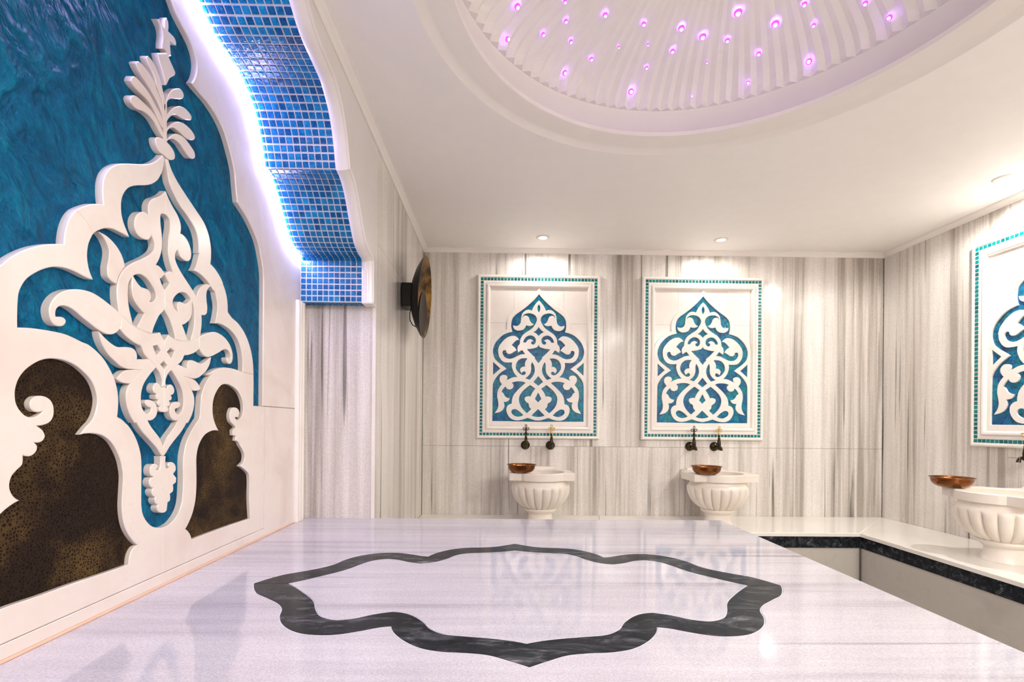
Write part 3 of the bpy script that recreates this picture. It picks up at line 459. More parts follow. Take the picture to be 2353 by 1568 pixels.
def boxes(name, lst, m, parent=None):
    V, F = [], []
    for b in lst:
        v, f = boxdata(*b, off=len(V))
        V += v
        F += f
    return mesh(name, V, F, m, parent)

def empty(name, loc=(0, 0, 0), rz=0.0):
    o = bpy.data.objects.new(name, None)
    o.empty_display_size = 0.05
    COL.objects.link(o)
    o.location = loc
    o.rotation_euler = (0, 0, rz)
    return o

def tag(o, label=None, cat=None, group=None, kind=None):
    if label:
        o['label'] = label
    if cat:
        o['category'] = cat
    if group:
        o['group'] = group
    if kind:
        o['kind'] = kind
    return o

def area2(p):
    return sum(p[i][0] * p[(i + 1) % len(p)][1] - p[(i + 1) % len(p)][0] * p[i][1] for i in range(len(p))) / 2

def smooth_poly(p, sub=4, corner=48.0, closed=True):
    """Catmull-Rom through the points, sharp turns kept as corners"""
    q = [p[0]]
    for a in p[1:]:
        if math.hypot(a[0] - q[-1][0], a[1] - q[-1][1]) > 4e-4:
            q.append(a)
    if closed and math.hypot(q[0][0] - q[-1][0], q[0][1] - q[-1][1]) < 4e-4:
        q.pop()
    n = len(q)
    V = [Vector((a[0], a[1])) for a in q]
    cor = []
    for i in range(n):
        if not closed and i in (0, n - 1):
            cor.append(True)
            continue
        a = V[i] - V[i - 1]
        b = V[(i + 1) % n] - V[i]
        cor.append(abs(a.angle_signed(b, 0.0)) > math.radians(corner))
    out = []
    rng = n if closed else n - 1
    for i in range(rng):
        p1, p2 = V[i], V[(i + 1) % n]
        L = (p2 - p1).length
        def tan(j, a, b):
            t = b - a
            return t.normalized() if t.length > 1e-9 else Vector((0, 0))
        if cor[i]:
            t1 = None
        else:
            t1 = tan(i, V[i - 1], p2)
        if cor[(i + 1) % n]:
            t2 = None
        else:
            t2 = tan(i, p1, V[(i + 2) % n])
        d = (p2 - p1) / max(L, 1e-9)
        if t1 is None and t2 is None:
            out.append(tuple(p1))
            continue
        if t1 is None:
            t1 = (2 * d - t2) if t2 is not None else d
        if t2 is None:
            t2 = 2 * d - t1
        for k in range(sub):
            s = k / sub
            h1 = 2 * s ** 3 - 3 * s ** 2 + 1
            h2 = s ** 3 - 2 * s ** 2 + s
            h3 = -2 * s ** 3 + 3 * s ** 2
            h4 = s ** 3 - s ** 2
            out.append(tuple(p1 * h1 + t1 * L * h2 + p2 * h3 + t2 * L * h4))
    if not closed:
        out.append(tuple(V[-1]))
    return out

def inset(p, e):
    """vertices moved inward (left side of a ccw loop) by e"""
    n = len(p)
    out = []
    for i in range(n):
        a, b, c = Vector(p[i - 1]), Vector(p[i]), Vector(p[(i + 1) % n])
        d1, d2 = (b - a), (c - b)
        if d1.length < 1e-9 or d2.length < 1e-9:
            out.append(tuple(b))
            continue
        d1.normalize()
        d2.normalize()
        nn = Vector((-d1.y - d2.y, d1.x + d2.x))
        if nn.length < 1e-6:
            out.append(tuple(b))
            continue
        nn.normalize()
        k = max(0.5, abs(nn.dot(Vector((-d1.y, d1.x)))))
        out.append(tuple(b + nn * (e / k)))
    return out

def inside(p, loop):
    c = False
    x, y = p.x, p.y
    x1, y1 = loop[-1]
    for x2, y2 in loop:
        if (y2 > y) != (y1 > y) and x < (x1 - x2) * (y - y2) / (y1 - y2) + x2:
            c = not c
        x1, y1 = x2, y2
    return c

def slab(name, outer, holes, mapper, back, front, m, parent=None, e=0.0012, smooth=True):
    """flat piece cut along outer (with holes), between depths back and front, with a small chamfer on the front"""
    loops = []
    o = list(outer)
    if area2(o) < 0:
        o.reverse()
    loops.append(o)
    for h in holes:
        h = list(h)
        if area2(h) > 0:
            h.reverse()
        loops.append(h)
    V, F = [], []
    fr = []
    for L in loops:
        n = len(L)
        b0 = len(V)
        ins = inset(L, e)
        V += [mapper(u, v, back) for u, v in L]
        V += [mapper(u, v, front - e) for u, v in L]
        V += [mapper(u, v, front) for u, v in ins]
        for i in range(n):
            j = (i + 1) % n
            F.append((b0 + i, b0 + j, b0 + n + j, b0 + n + i))
            F.append((b0 + n + i, b0 + n + j, b0 + 2 * n + j, b0 + 2 * n + i))
        fr.append((b0 + 2 * n, b0, ins, L))
    flat = [Vector((u, v)) for q in fr for u, v in q[3]]
    idx_front = [q[0] + i for q in fr for i in range(len(q[3]))]
    idx_back = [q[1] + i for q in fr for i in range(len(q[3]))]
    edges, k0 = [], 0
    for q in fr:
        n = len(q[3])
        edges += [(k0 + i, k0 + (i + 1) % n) for i in range(n)]
        k0 += n
    cv, ce, cf, ov, oe, of = delaunay_2d_cdt(flat, edges, [], 1, 1e-7)
    if holes:
        cf = [f for f in cf if not any(inside(sum((cv[k] for k in f), Vector((0, 0))) / len(f), h) for h in loops[1:])]
    mf, mb = [], []
    for i, p in enumerate(cv):
        if ov[i]:
            mf.append(idx_front[ov[i][0]])
            mb.append(idx_back[ov[i][0]])
        else:
            V += [mapper(p.x, p.y, front), mapper(p.x, p.y, back)]
            mf.append(len(V) - 2)
            mb.append(len(V) - 1)
    for f in cf:
        F.append(tuple(mf[k] for k in f))
        F.append(tuple(mb[k] for k in reversed(f)))
    if DEBUG:
        want = abs(area2(loops[0])) - sum(abs(area2(h)) for h in loops[1:])
        got = sum(abs(area2([tuple(cv[k]) for k in f])) for f in cf)
        extra = sum(1 for q in ov if not q)
        if abs(got - want) > 0.002 * want or extra:
            print('POLY', name, 'want %.5f got %.5f' % (want, got), 'extra', extra, [tuple(round(c, 4) for c in cv[i]) for i in range(len(cv)) if not ov[i]][:6])
    o = mesh(name, V, F, m, parent, smooth=(35 if smooth else False))
    nq = 2 * sum(len(q[3]) for q in fr)
    o.data.polygons.foreach_set('use_smooth', [i < nq for i in range(len(o.data.polygons))])
    return o

def lathe(name, prof, n, m, parent=None, axis='z', loc=(0, 0, 0), smooth=40, rmod=None, close=False):
    """prof: [(r, h)]; spun about z (or x / y), then moved to loc"""
    V, F = [], []
    k = len(prof)
    for j in range(n):
        a = 2 * math.pi * j / n
        for i, (r, h) in enumerate(prof):
            rr = r * (rmod(a, i) if rmod else 1.0)
            x, y = rr * math.cos(a), rr * math.sin(a)
            p = (x, y, h) if axis == 'z' else ((h, x, y) if axis == 'x' else (x, h, y))
            V.append((p[0] + loc[0], p[1] + loc[1], p[2] + loc[2]))
    for j in range(n):
        jj = (j + 1) % n
        for i in range(k - 1):
            F.append((j * k + i, jj * k + i, jj * k + i + 1, j * k + i + 1))
    if prof[0][0] > 1e-6 and close:
        F.append(tuple(j * k for j in range(n)))
    if prof[-1][0] > 1e-6 and close:
        F.append(tuple(j * k + k - 1 for j in reversed(range(n))))
    o = mesh(name, V, F, m, parent, smooth=smooth, fix=False)
    bm = bmesh.new()
    bm.from_mesh(o.data)
    bmesh.ops.remove_doubles(bm, verts=bm.verts, dist=1e-6)
    bmesh.ops.recalc_face_normals(bm, faces=bm.faces)
    bm.to_mesh(o.data)
    bm.free()
    return o

def tube(name, pts, r, m, parent=None, n=8, closed=False, radii=None):
    P = [Vector(p) for p in pts]
    V, F = [], []
    ref = None
    N = len(P)
    for i in range(N):
        a = P[i - 1] if (i or closed) else P[i]
        b = P[(i + 1) % N] if (i < N - 1 or closed) else P[i]
        t = (b - a).normalized()
        if ref is None:
            ref = t.orthogonal().normalized()
        ref = (ref - t * ref.dot(t)).normalized()
        w = t.cross(ref)
        rr = radii[i] if radii else r
        for k in range(n):
            an = 2 * math.pi * k / n
            V.append(P[i] + (ref * math.cos(an) + w * math.sin(an)) * rr)
    for i in range(N if closed else N - 1):
        j = (i + 1) % N
        for k in range(n):
            kk = (k + 1) % n
            F.append((i * n + k, i * n + kk, j * n + kk, j * n + k))
    if not closed:
        F.append(tuple(range(n)))
        F.append(tuple((N - 1) * n + k for k in range(n)))
    return mesh(name, V, F, m, parent, smooth=50)

def copy_tree(o, parent=None):
    c = o.copy()
    COL.objects.link(c)
    c.parent = parent
    for ch in list(o.children):
        copy_tree(ch, c)
    return c

# ------------------------------------------------------------------ SETTING: floor, walls
G = 0.0008                                    # half of a slab joint
tag(box('floor', -1.0, XR + 0.1, YF - 0.1, YB + 0.1, -0.05, 0.0, MAT['riser']), kind='structure')

SLAB_COLUMNS = {}
def wall_with_slabs(name, core, slabs, axis, face, sgn, m):
    """core: box of the wall body; slabs: (a0, a1, z0, z1) on the face; sgn: direction towards the room"""
    w = tag(box(name, *core, MAT['joint']), kind='structure')
    for a0, a1, z0, z1 in slabs:
        SLAB_COLUMNS.setdefault((name, round(a0, 2)), len(SLAB_COLUMNS) + 1)
        lo, hi = sorted((face, face - sgn * 0.012))
        if axis == 'x':
            o = box('marble_slab', a0 + G, a1 - G, lo, hi, z0 + G, z1 - G, m, w)
        else:
            o = box('marble_slab', lo, hi, a0 + G, a1 - G, z0 + G, z1 - G, m, w)
        o.pass_index = SLAB_COLUMNS[(name, round(a0, 2))]
    return w

ZJ = 0.945
wall_with_slabs('wall_back', (XL - 0.1, XR + 0.1, YB + 0.010, YB + 0.12, 0, 2.45),
                [(-0.5553, 0.562, 0, ZJ), (0.562, 1.303, 0, ZJ), (1.303, 2.13, 0, ZJ), (2.13, XR, 0, ZJ),
                 (-0.5553, 0.199, ZJ, ZCEIL), (0.199, 1.303, ZJ, ZCEIL), (1.303, 2.13, ZJ, ZCEIL), (2.13, XR, ZJ, ZCEIL)],
                'x', YB, -1, MAT['wall'])
wall_with_slabs('wall_right', (XR + 0.010, XR + 0.12, YF - 0.1, YB + 0.1, 0, 2.45),
                [(2.62, YB, 0, ZCEIL), (1.9, 2.62, 0, ZJ), (1.9, 2.62, ZJ, ZCEIL), (0.9, 1.9, 0, ZCEIL), (-0.1, 0.9, 0, ZCEIL), (YF, -0.1, 0, ZCEIL)],
                'y', XR, -1, MAT['wall'])
wall_with_slabs('wall_front', (XL - 0.1, XR + 0.1, YF - 0.12, YF - 0.010, 0, 2.45),
                [(-0.5553, 0.55, 0, ZCEIL), (0.55, 1.65, 0, ZCEIL), (1.65, XR, 0, ZCEIL)], 'x', YF, 1, MAT['wall'])

tag(box('trim_6', XL, XL + 0.0025, YB - 0.0025, YB, ZBN, 2.33, MAT['dark']), kind='structure')
tag(box('trim_7', XR - 0.0025, XR, YB - 0.0025, YB, ZBN, 2.33, MAT['dark']), kind='structure')
# left wall with the niche arch -------------------------------------------------
ARCH = [(2.112, 1.627), (2.109, 1.8045), (2.09, 1.8145), (2.045, 1.8195), (1.99, 1.8415), (1.955, 1.8745), (1.92, 1.9145),
        (1.885, 1.9595), (1.85, 1.9945), (1.81, 2.0165), (1.770, 2.0245), (1.750, 2.0785), (1.727, 2.1325), (1.69, 2.1845),
        (1.655, 2.2115), (1.61, 2.2345), (1.56, 2.2425), (1.51, 2.2465), (1.46, 2.2535), (1.42, 2.2665), (1.385, 2.2865), (1.33, 2.312), (1.26, 2.334), (YR, 2.348)]
half = smooth_poly(ARCH, 4, 40, closed=False)
def mir(p):
    return [(2 * YA - y, z) for y, z in p]
def mirr(p):
    return [(2 * YR - y, z) for y, z in p]
ynear = 2 * YR - YPIER
prof = half + mirr(half)[::-1][1:]
Xw = lambda u, v, w: (w, u, v)
arch_poly = [(YPIER, ZCEIL + 0.05), (YPIER, 1.627)] + prof + [(ynear, 1.627), (ynear, ZCEIL + 0.05)]
wa = tag(slab('wall_arch', arch_poly, [], Xw, XN, XL, MAT['arch_marble'], e=0.0015), kind='structure')
wl = tag(box('wall_left', -0.905, XL - 0.012, YPIER + 0.03, YB + 0.01, 0, ZCEIL, MAT['joint']), kind='structure')
# pier beyond the niche, its room-side slabs
box('pier', -0.905, XL - 0.014, YPIER + 0.0, YPIER + 0.03, 0, ZCEIL, MAT['wall'], wl)
box('pier_edge', XL - 0.014, XL, YPIER + 0.0, YPIER + 0.012, 0, ZCEIL, MAT['white_marble'], wl)
for a0, a1, z0, z1 in ((YPIER + 0.012, 2.60, 0, 1.91), (2.60, YB, 0, 1.91), (YPIER + 0.012, YB, 1.91, ZCEIL)):
    box('marble_slab', XL - 0.012, XL, a0 + G, a1 - G, z0 + G, z1 - G, MAT['wall'], wl)
tag(box('wall_left_near', -0.905, XL, YF, ynear, 0, ZCEIL, MAT['wall']), kind='structure')
# bevelled marble edge of the arch opening
def sweep_edge(name, path, prof_xo, m, parent):
    """path in (y,z); prof_xo: (x, offset below the soffit)"""
    V, F = [], []
    n = len(prof_xo)
    P = [Vector(p) for p in path]
    for i, p in enumerate(P):
        a = P[max(i - 1, 0)]
        b = P[min(i + 1, len(P) - 1)]
        t = (b - a).normalized()
        nn = Vector((t.y, -t.x))
        if nn.dot(Vector((YR, 1.6)) - p) < 0:
            nn = -nn
        for x, o in prof_xo:
            q = p + nn * o
            V.append((x, q.x, q.y))
    for i in range(len(P) - 1):
        for k in range(n):
            kk = (k + 1) % n
            F.append((i * n + k, i * n + kk, (i + 1) * n + kk, (i + 1) * n + k))
    F.append(tuple(range(n)))
    F.append(tuple((len(P) - 1) * n + k for k in range(n)))
    return mesh(name, V, F, m, parent, smooth=35)
XT = -0.600                                   # tiles end here, the white edge moulding begins
edge_prof = [(XT, -0.004), (XT, 0.007), (XT + 0.006, 0.011), (XT + 0.022, 0.011), (XT + 0.034, 0.006), (XL + 0.004, -0.006), (XL + 0.004, -0.012), (XL - 0.004, -0.014)]
for nm, pth in (('arch_edge', half), ('arch_edge', mirr(half))):
    sweep_edge(nm, pth, edge_prof, MAT['white_marble'], wa)
box('bracket_edge', XT, XL + 0.003, 2.100, YPIER, 1.619, 1.629, MAT['white_marble'], wa, bevel=0.002)

# grout bed and glass tiles of the soffit ---------------------------------------
def resample(path, rows):
    P = [Vector(p) for p in path]
    L = [0.0]
    for a, b in zip(P, P[1:]):
        L.append(L[-1] + (b - a).length)
    def at(s):
        s = min(max(s, 0), L[-1])
        for i in range(len(P) - 1):
            if s <= L[i + 1] + 1e-9:
                k = (s - L[i]) / max(L[i + 1] - L[i], 1e-9)
                return P[i].lerp(P[i + 1], k)
        return P[-1]
    return [(at(L[-1] * i / rows), at(L[-1] * (i + 1) / rows)) for i in range(rows)]
def find(path, y, z):
    return min(range(len(path)), key=lambda i: abs(path[i][0] - y) + abs(path[i][1] - z))
i1, i2 = find(half, 2.109, 1.8045), find(half, 1.770, 2.0245)
bed = sweep_edge('arch_lining', half + mirr(half)[::-1][1:], [(XN, -0.003), (XN, 0.0012), (XT, 0.0012), (XT, -0.003)], MAT['grout'], wa)
TS = 0.0205
bm = bmesh.new()
bmesh.ops.create_cube(bm, size=1.0)
for v in bm.verts:
    v.co.x *= TS
    v.co.y *= TS
    v.co.z *= 0.005
    if v.co.z > 0:
        v.co.x *= 0.90
        v.co.y *= 0.90
tile_me = bpy.data.meshes.new('tile')
bm.to_mesh(tile_me)
bm.free()
tile_me.materials.append(MAT['tile'])
cand = []
NT = 11
px_ = (XT - 0.001 - XN - 0.0) / NT
def rows_of(path, rows, stretch=True):
    for a, b in resample(path, rows):
        t = (b - a)
        ln = t.length
        t.normalize()
        nn = Vector((t.y, -t.x))
        mid = (a + b) / 2
        if nn.dot(Vector((YR, 1.6)) - mid) < 0:
            nn = -nn
        for k in range(NT):
            x = XN + px_ * (k + 0.5)
            c = Vector((x, mid.x + nn.x * 0.0015, mid.y + nn.y * 0.0015))
            nx = Vector((0, nn.x, nn.y))
            tx = Vector((0, t.x, t.y))
            ex = nx.cross(tx)
            rot = Matrix((ex, tx, nx)).transposed() if ex.x > 0 else Matrix((-ex, -tx, nx)).transposed()
            sc = min(1.0, (ln - 0.003) / TS)
            cand.append((c, rot, nx, sc))
for path in ((half[:i1 + 1], 7), (half[i1:i2 + 1], 17), (half[i2:], 28)):
    rows_of(*path)
n_right = len(cand)
for path in ((mirr(half[:i1 + 1]), 7), (mirr(half[i1:i2 + 1]), 17), (mirr(half[i2:]), 28)):
    rows_of(*path)
# underside of the bracket
for r_ in range(2):
    for k in range(NT):
        cand.append((Vector((XN + px_ * (k + 0.5), 2.128 + 0.0245 * r_, 1.6245)), Matrix(((1, 0, 0), (0, -1, 0), (0, 0, -1))), Vector((0, 0, -1)), 1.0))
box('bracket_bed', XN, XT, 2.113, YPIER, 1.6255, 1.632, MAT['grout'], wa)
cpos = Vector((0, 0, CAM_Z))
def seen(c, nx):
    d = c - cpos
    q = Vector((d.dot(right), d.dot(fwd), d.dot(up)))
    if q.y < 0.1:
        return 0.0
    u = 1162.863 + FPX * q.x / q.y
    v = 973.75 - FPX * q.z / q.y
    if not (-5 < u < 2360 and -5 < v < 1570):
        return 0.0
    return max(0.0, -nx.dot(d.normalized())) / d.length_squared
order = sorted(range(len(cand)), key=lambda i: -seen(cand[i][0], cand[i][2]))
big = set(order[:300])
rv, rf = [], []
tv = [v.co.copy() for v in tile_me.vertices]
tf = [tuple(p.vertices) for p in tile_me.polygons]
for i, (c, rot, nx, sc) in enumerate(cand):
    if i in big:
        o = link_mesh('tile', tile_me, bed)
        mw = Matrix.Translation(c) @ rot.to_4x4() @ Matrix.Diagonal((1, sc, 1, 1))
        o.matrix_local = mw
    else:
        b0 = len(rv)
        rv += [c + rot @ Vector((v.x, v.y * sc, v.z)) for v in tv]
        rf += [tuple(b0 + k for k in f) for f in tf]
tag(mesh('more_tiles', rv, rf, MAT['tile'], bed, fix=False), kind='stuff')

# ------------------------------------------------------------------ niche wall (marble surround of the relief)
wn = tag(box('wall_niche', -0.905, -0.8885, ynear, YPIER, 0.0, 2.36, MAT['joint']), kind='structure')
ae = smooth_poly([(y, z) for y, z in NICHE['arch_edge']] + [(1.242, 2.234), (YR, 2.258)], 4, 40, closed=False)
YS0, YS1, YS2 = 1.7175, 1.800, 2.056
for flip in (False, True):
    fx = mir if flip else (lambda p: p)
    fr2 = mirr if flip else (lambda p: p)
    slab('surround_slab', fr2([(1.7841, 1.1625)] + ae[1:] + [(YR, 2.355), (YPIER - 0.002, 2.355), (YPIER - 0.002, 1.1625)]), [], Xw, -0.8885, XN, MAT['carved'], wn, e=0.0025)
    yo = (2 * YA - ynear if flip else YPIER) - 0.002
    slab('surround_slab', fx([(YS1 + G, ZP), (yo, ZP), (yo, 1.161), (YS1 + G, 1.161)]), [], Xw, -0.8885, XN, MAT['carved'], wn, e=0.0006)
    slab('jamb_strip', fx([(YS0, 0.7135), (YS1 - G, 0.7135), (YS1 - G, 1.161), (YS0, 1.161)]), [], Xw, -0.8885, XN - 0.0006, MAT['carved'], wn, e=0.0006)
    # reeded corner moulding against the pier
    cm = [(2.060, -0.8650)]
    for k in range(3):
        y0 = 2.060 + 0.026 * k
        cm += [(y0 + 0.002, -0.8560), (y0 + 0.006, -0.8515), (y0 + 0.012, -0.8500), (y0 + 0.018, -0.8515), (y0 + 0.022, -0.8560), (y0 + 0.026, -0.8610)]
    cm += [(2.1385, -0.8650)]
    cm = [(2 * YR - a, b) for a, b in cm] if flip else cm
    slab('corner_moulding', cm, [], lambda u, v, w: (v, u, w), ZP + 0.0005, 1.622, MAT['white_marble'], wn, e=0.0004)
slab('base_strip', [(2 * YA - YS1, ZP + 0.006), (YS1, ZP + 0.006), (YS1, 0.7125), (2 * YA - YS1, 0.7125)], [], Xw, -0.8885, XN + 0.0012, MAT['carved'], wn, e=0.001)
box('sealant_bead', XN - 0.002, XN + 0.0035, ynear, 2.056, ZP, ZP + 0.006, MAT['seal'], wn, bevel=0.001)

# ------------------------------------------------------------------ ceiling with dome
def ring_faces(bm_v, n, a, b):
    return [(a + i, a + (i + 1) % n, b + (i + 1) % n, b + i) for i in range(n)]
ND = 216
def ceiling():
    outer = [(-1.02, YF - 0.1), (XR + 0.1, YF - 0.1), (XR + 0.1, YB + 0.1), (-1.02, YB + 0.1)]
    hole = [(DCX + 0.935 * math.cos(2 * math.pi * i / ND), DCY + 0.935 * math.sin(2 * math.pi * i / ND)) for i in range(ND)]
    V = [(x, y, ZCEIL) for x, y in outer] + [(x, y, ZCEIL) for x, y in hole]
    F = list(tessellate_polygon([[Vector((x, y, 0)) for x, y in outer], [Vector((x, y, 0)) for x, y in hole]]))
    c = mesh('ceiling', V, F, MAT['paint'])
    tag(c, kind='structure')
    z = ZCEIL
    lathe('dome_ring', [(0.935, z), (0.930, z + 0.003), (0.912, z + 0.013), (0.900, z + 0.016), (0.822, z + 0.018), (0.8185, z + 0.0195), (0.8185, z + 0.036), (0.822, z + 0.0375), (0.900, z + 0.0375)], ND, MAT['cornice'], c, loc=(DCX, DCY, 0), smooth=30)
    lathe('drum', [(0.900, z + 0.0375), (0.906, z + 0.055), (0.898, z + 0.085), (0.876, z + 0.115), (0.855, z + 0.136), (0.847, DZ - 0.004), (0.845, DZ)], ND, MAT['paint'], c, loc=(DCX, DCY, 0), smooth=30)
    tube('added_cove_glow', [(DCX + 0.870 * math.cos(2 * math.pi * i / 120), DCY + 0.870 * math.sin(2 * math.pi * i / 120), z + 0.041) for i in range(120)], 0.003, MAT['cove'], c, n=6, closed=True)  # hidden glowing tube, added to tint the drum violet
    # pleated dome: flat gores meeting in sharp folds
    NF = 108
    V, F = [], []
    rows = 18
    for j in range(rows + 1):
        t = math.pi / 2 * j / rows
        r = DR * math.cos(t)
        h = DZ + DH * math.sin(t)
        for i in range(2 * NF):
            a = math.pi * i / NF
            rr = r * (1.0 if i % 2 else 0.845 / DR)
            V.append((DCX + rr * math.cos(a), DCY + rr * math.sin(a), h))
    n = 2 * NF
    for j in range(rows):
        for i in range(n):
            F.append((j * n + i, j * n + (i + 1) % n, (j + 1) * n + (i + 1) % n, (j + 1) * n + i))
    F += [(i, (i + 1) % n, (i + 2) % n) for i in range(0, n, 2)]       # undersides of the pleats
    mesh('pleated_dome', V, F, MAT['paint'], c, fix=False)
ceiling()

# cornices, mitred at the corners
CP = [(0.0, 2.3300), (0.005, 2.3300), (0.009, 2.3335), (0.010, 2.3375), (0.013, 2.3410), (0.020, 2.3470), (0.0255, 2.3520), (0.0265, 2.3550), (0.031, 2.3560), (0.031, 2.3605), (0.0, 2.3605)]
corners = [(XL, YF, 1, 1), (XR, YF, -1, 1), (XR, YB, -1, -1), (XL, YB, 1, -1)]
for k in range(4):
    a, b = corners[k], corners[(k + 1) % 4]
    V = [(a[0] + a[2] * d, a[1] + a[3] * d, z) for d, z in CP] + [(b[0] + b[2] * d, b[1] + b[3] * d, z) for d, z in CP]
    n = len(CP)
    F = [(i, (i + 1) % n, n + (i + 1) % n, n + i) for i in range(n)] + [tuple(range(n)), tuple(range(n, 2 * n))]
    tag(mesh('trim_%d' % (k + 1), V, F, MAT['cornice']), kind='structure')

# ------------------------------------------------------------------ platform
CX0, CY0 = 0.056, 1.287
y0p = 2 * CY0 - YPIER
plat = tag(empty('marble_platform', (CX0, CY0, 0)), 'raised polished marble platform with a dark lobed star inlaid in its top', 'platform')
def full_star(q):
    q = [list(p) for p in q]
    q[0][1] = 0.0
    q[-1][0] = 0.0
    ll = [tuple(p) for p in q]                        # left tip -> near tip
    lr = [(-x, y) for x, y in ll][::-1]               # near tip -> right tip
    fr = [(-x, -y) for x, y in ll]                    # right tip -> far tip
    fl = [(x, -y) for x, y in ll][::-1]
    return ll, lr, fr, fl
so = [smooth_poly(p, 4, 40, closed=False) for p in full_star(STAR_OUT)]
si = [smooth_poly(p, 4, 40, closed=False) for p in full_star(STAR_IN)]
near_o = so[0] + so[1][1:]                            # left tip .. right tip, near side
far_o = so[2] + so[3][1:]                             # right tip .. left tip, far side
near_i = si[0] + si[1][1:]
far_i = si[2] + si[3][1:]
Zt = lambda u, v, w: (u, v, w)
g = 0.0007
def shift(p, dy):
    return [(x, y + dy) for x, y in p]
hx0, hx1 = XN + 0.003 - CX0, XPLAT - CX0
hy = YPIER - CY0
TB, TF = ZP - 0.02, ZP
# white outer slabs (near, far), grout outline, inlay bands, inner slabs
slab('slab', [(hx0, -g)] + shift(near_o, -g) + [(hx1, -g), (hx1, -hy), (hx0, -hy)], [], Zt, TB, TF, MAT['platform'], plat, e=0.0006)
slab('slab', [(hx1, g)] + shift(far_o, g) + [(hx0, g), (hx0, hy), (hx1, hy)], [], Zt, TB, TF, MAT['platform'], plat, e=0.0006)
def grow(p, e, ccw):
    q = inset(p, e)
    q[0] = p[0]
    q[-1] = p[-1]
    return q
def band(o, i, s):
    oo = [(x * 0.9965, y * 0.9945) for x, y in o]
    ii = [(x * 1.003, y * 1.006) for x, y in i]
    oo = [(x, min(y, -g) if s < 0 else max(y, g)) for x, y in oo]
    ii = [(x, min(y, -g) if s < 0 else max(y, g)) for x, y in ii]
    return oo + ii[::-1]
slab('inlay', band(near_o, near_i, -1), [], Zt, TB, TF - 0.0002, MAT['inlay'], plat, e=0.0004)
slab('inlay', band(far_o, far_i, 1), [], Zt, TB, TF - 0.0002, MAT['inlay'], plat, e=0.0004)
slab('slab', [(x, min(y, -g)) for x, y in near_i], [], Zt, TB, TF, MAT['platform'], plat, e=0.0006)
slab('slab', [(x, max(y, g)) for x, y in far_i], [], Zt, TB, TF, MAT['platform'], plat, e=0.0006)
box('grout_bed', hx0, hx1 - 0.001, -hy, hy - 0.001, TB - 0.001, TF - 0.0012, MAT['grout'], plat)
box('side', hx0, hx1 - 0.006, -hy + 0.006, hy - 0.006, 0.0, TB - 0.001, MAT['riser'], plat)

# ------------------------------------------------------------------ benches along the back and right walls
def bench(name, label, pts_top, fronts, side):
    b = tag(empty(name, (pts_top[0][0], pts_top[0][1], 0)), label, 'bench')
    ox, oy = pts_top[0]
    loc = lambda u, v, w: (u - ox, v - oy, w)
    for p in fronts['slabs']:
        slab('top_slab', p, [], loc, ZBN - 0.022, ZBN, MAT['bench'], b, e=0.003)
    slab('dark_band', fronts['band'], [], loc, ZBN - 0.094, ZBN - 0.0225, MAT['dark'], b, e=0.0004)
    slab('riser', fronts['riser'], [], loc, 0.0, ZBN - 0.0945, MAT['riser'], b, e=0.0004)
    return b
YBW, XRW, XLW, YFW = YB - 0.0015, XR - 0.0015, XL + 0.0015, YF + 0.0015
fb, fr_ = YBENCH, XBENCH
g2 = 0.0008
# the mitre runs from the bench's inner corner to the room corner
def mitre_back(f, extra=0.0):
    return [(XLW, f), (XBENCH + (f - YBENCH) - g2, f), (XRW - g2, YBW), (XLW, YBW)]
def mitre_right(f):
    return [(f, YBENCH + (f - XBENCH) - g2), (XRW, YBW - g2), (XRW, YFW), (f, YFW)]
j0 = 0.62
bk = mitre_back(fb)
bench('marble_bench', 'white marble bench running along the back wall behind the platform', [(0.8, YBW)],
      {'slabs': [[(XLW, fb), (j0 - g2, fb), (j0 + 0.10 - g2, YBW), (XLW, YBW)], [(j0 + g2, fb), bk[1], bk[2], (j0 + 0.10 + g2, YBW)]],
       'band': mitre_back(fb + 0.010), 'riser': mitre_back(fb + 0.014)}, 'y')
bench('marble_bench', 'white marble bench along the right wall carrying the largest basin in view', [(XRW, 1.2)],
      {'slabs': [[bk[1], (XRW, YBW - g2), (XRW, 1.35 + g2), (fr_, 1.35 + g2)], [(fr_, 1.35 - g2), (XRW, 1.35 - g2), (XRW, YFW), (fr_, YFW)]],
       'band': mitre_right(fr_ + 0.010), 'riser': mitre_right(fr_ + 0.014)}, 'x')
tag(box('trim_5', fr_ + 0.006, fr_ + 0.0125, fb + 0.006, fb + 0.0125, 0.0, ZBN - 0.0225, MAT['steel']), kind='structure')

# ------------------------------------------------------------------ big relief in the niche
rel = tag(empty('relief_panel', (XN, YA, ZP)), 'tall carved white marble relief with leaves and grapes on a blue ground', 'relief')
RX = lambda u, v, w: (w - XN, u - YA, v - ZP)
BK, FR = -0.8815, XN
def rpiece(name, key=None, poly=None, holes=(), both=False, front=FR, m='carved', back=BK, sub=4):
    p = poly if poly is not None else NICHE[key]
    p = [(YA if abs(y - YA) < 0.0045 and both else y, z) for y, z in p]
    sp = smooth_poly(p, sub)
    sh = [smooth_poly(h, sub) for h in holes]
    o = slab(name, sp, sh, RX, back, front, MAT[m], rel, e=0.0016)
    if both:
        slab(name, mir(sp), [mir(h) for h in sh], RX, back, front, MAT[m], rel, e=0.0016)
    return o
slab('blue_ground', [(0.560, 0.7135), (1.7995, 0.7135), (1.7995, 2.30), (0.560, 2.30)], [], RX, -0.8880, BK + 0.0002, MAT['blue'], rel, e=0.0002)
for k in range(1, 9):
    rpiece('petal', 'petal_%d' % k)
rpiece('petal_stem', 'stem')
rpiece('heart_base', 'heart', front=FR + 0.0004)
rpiece('finial_block', 'block')
rpiece('finial', 'finial')
rpiece('lobed_frame', 'lobe_upper')
FRL = NICHE['frame_right_lower']
mfr = mir(FRL[:11])
rpiece('lobed_frame', 'frame_right_upper')
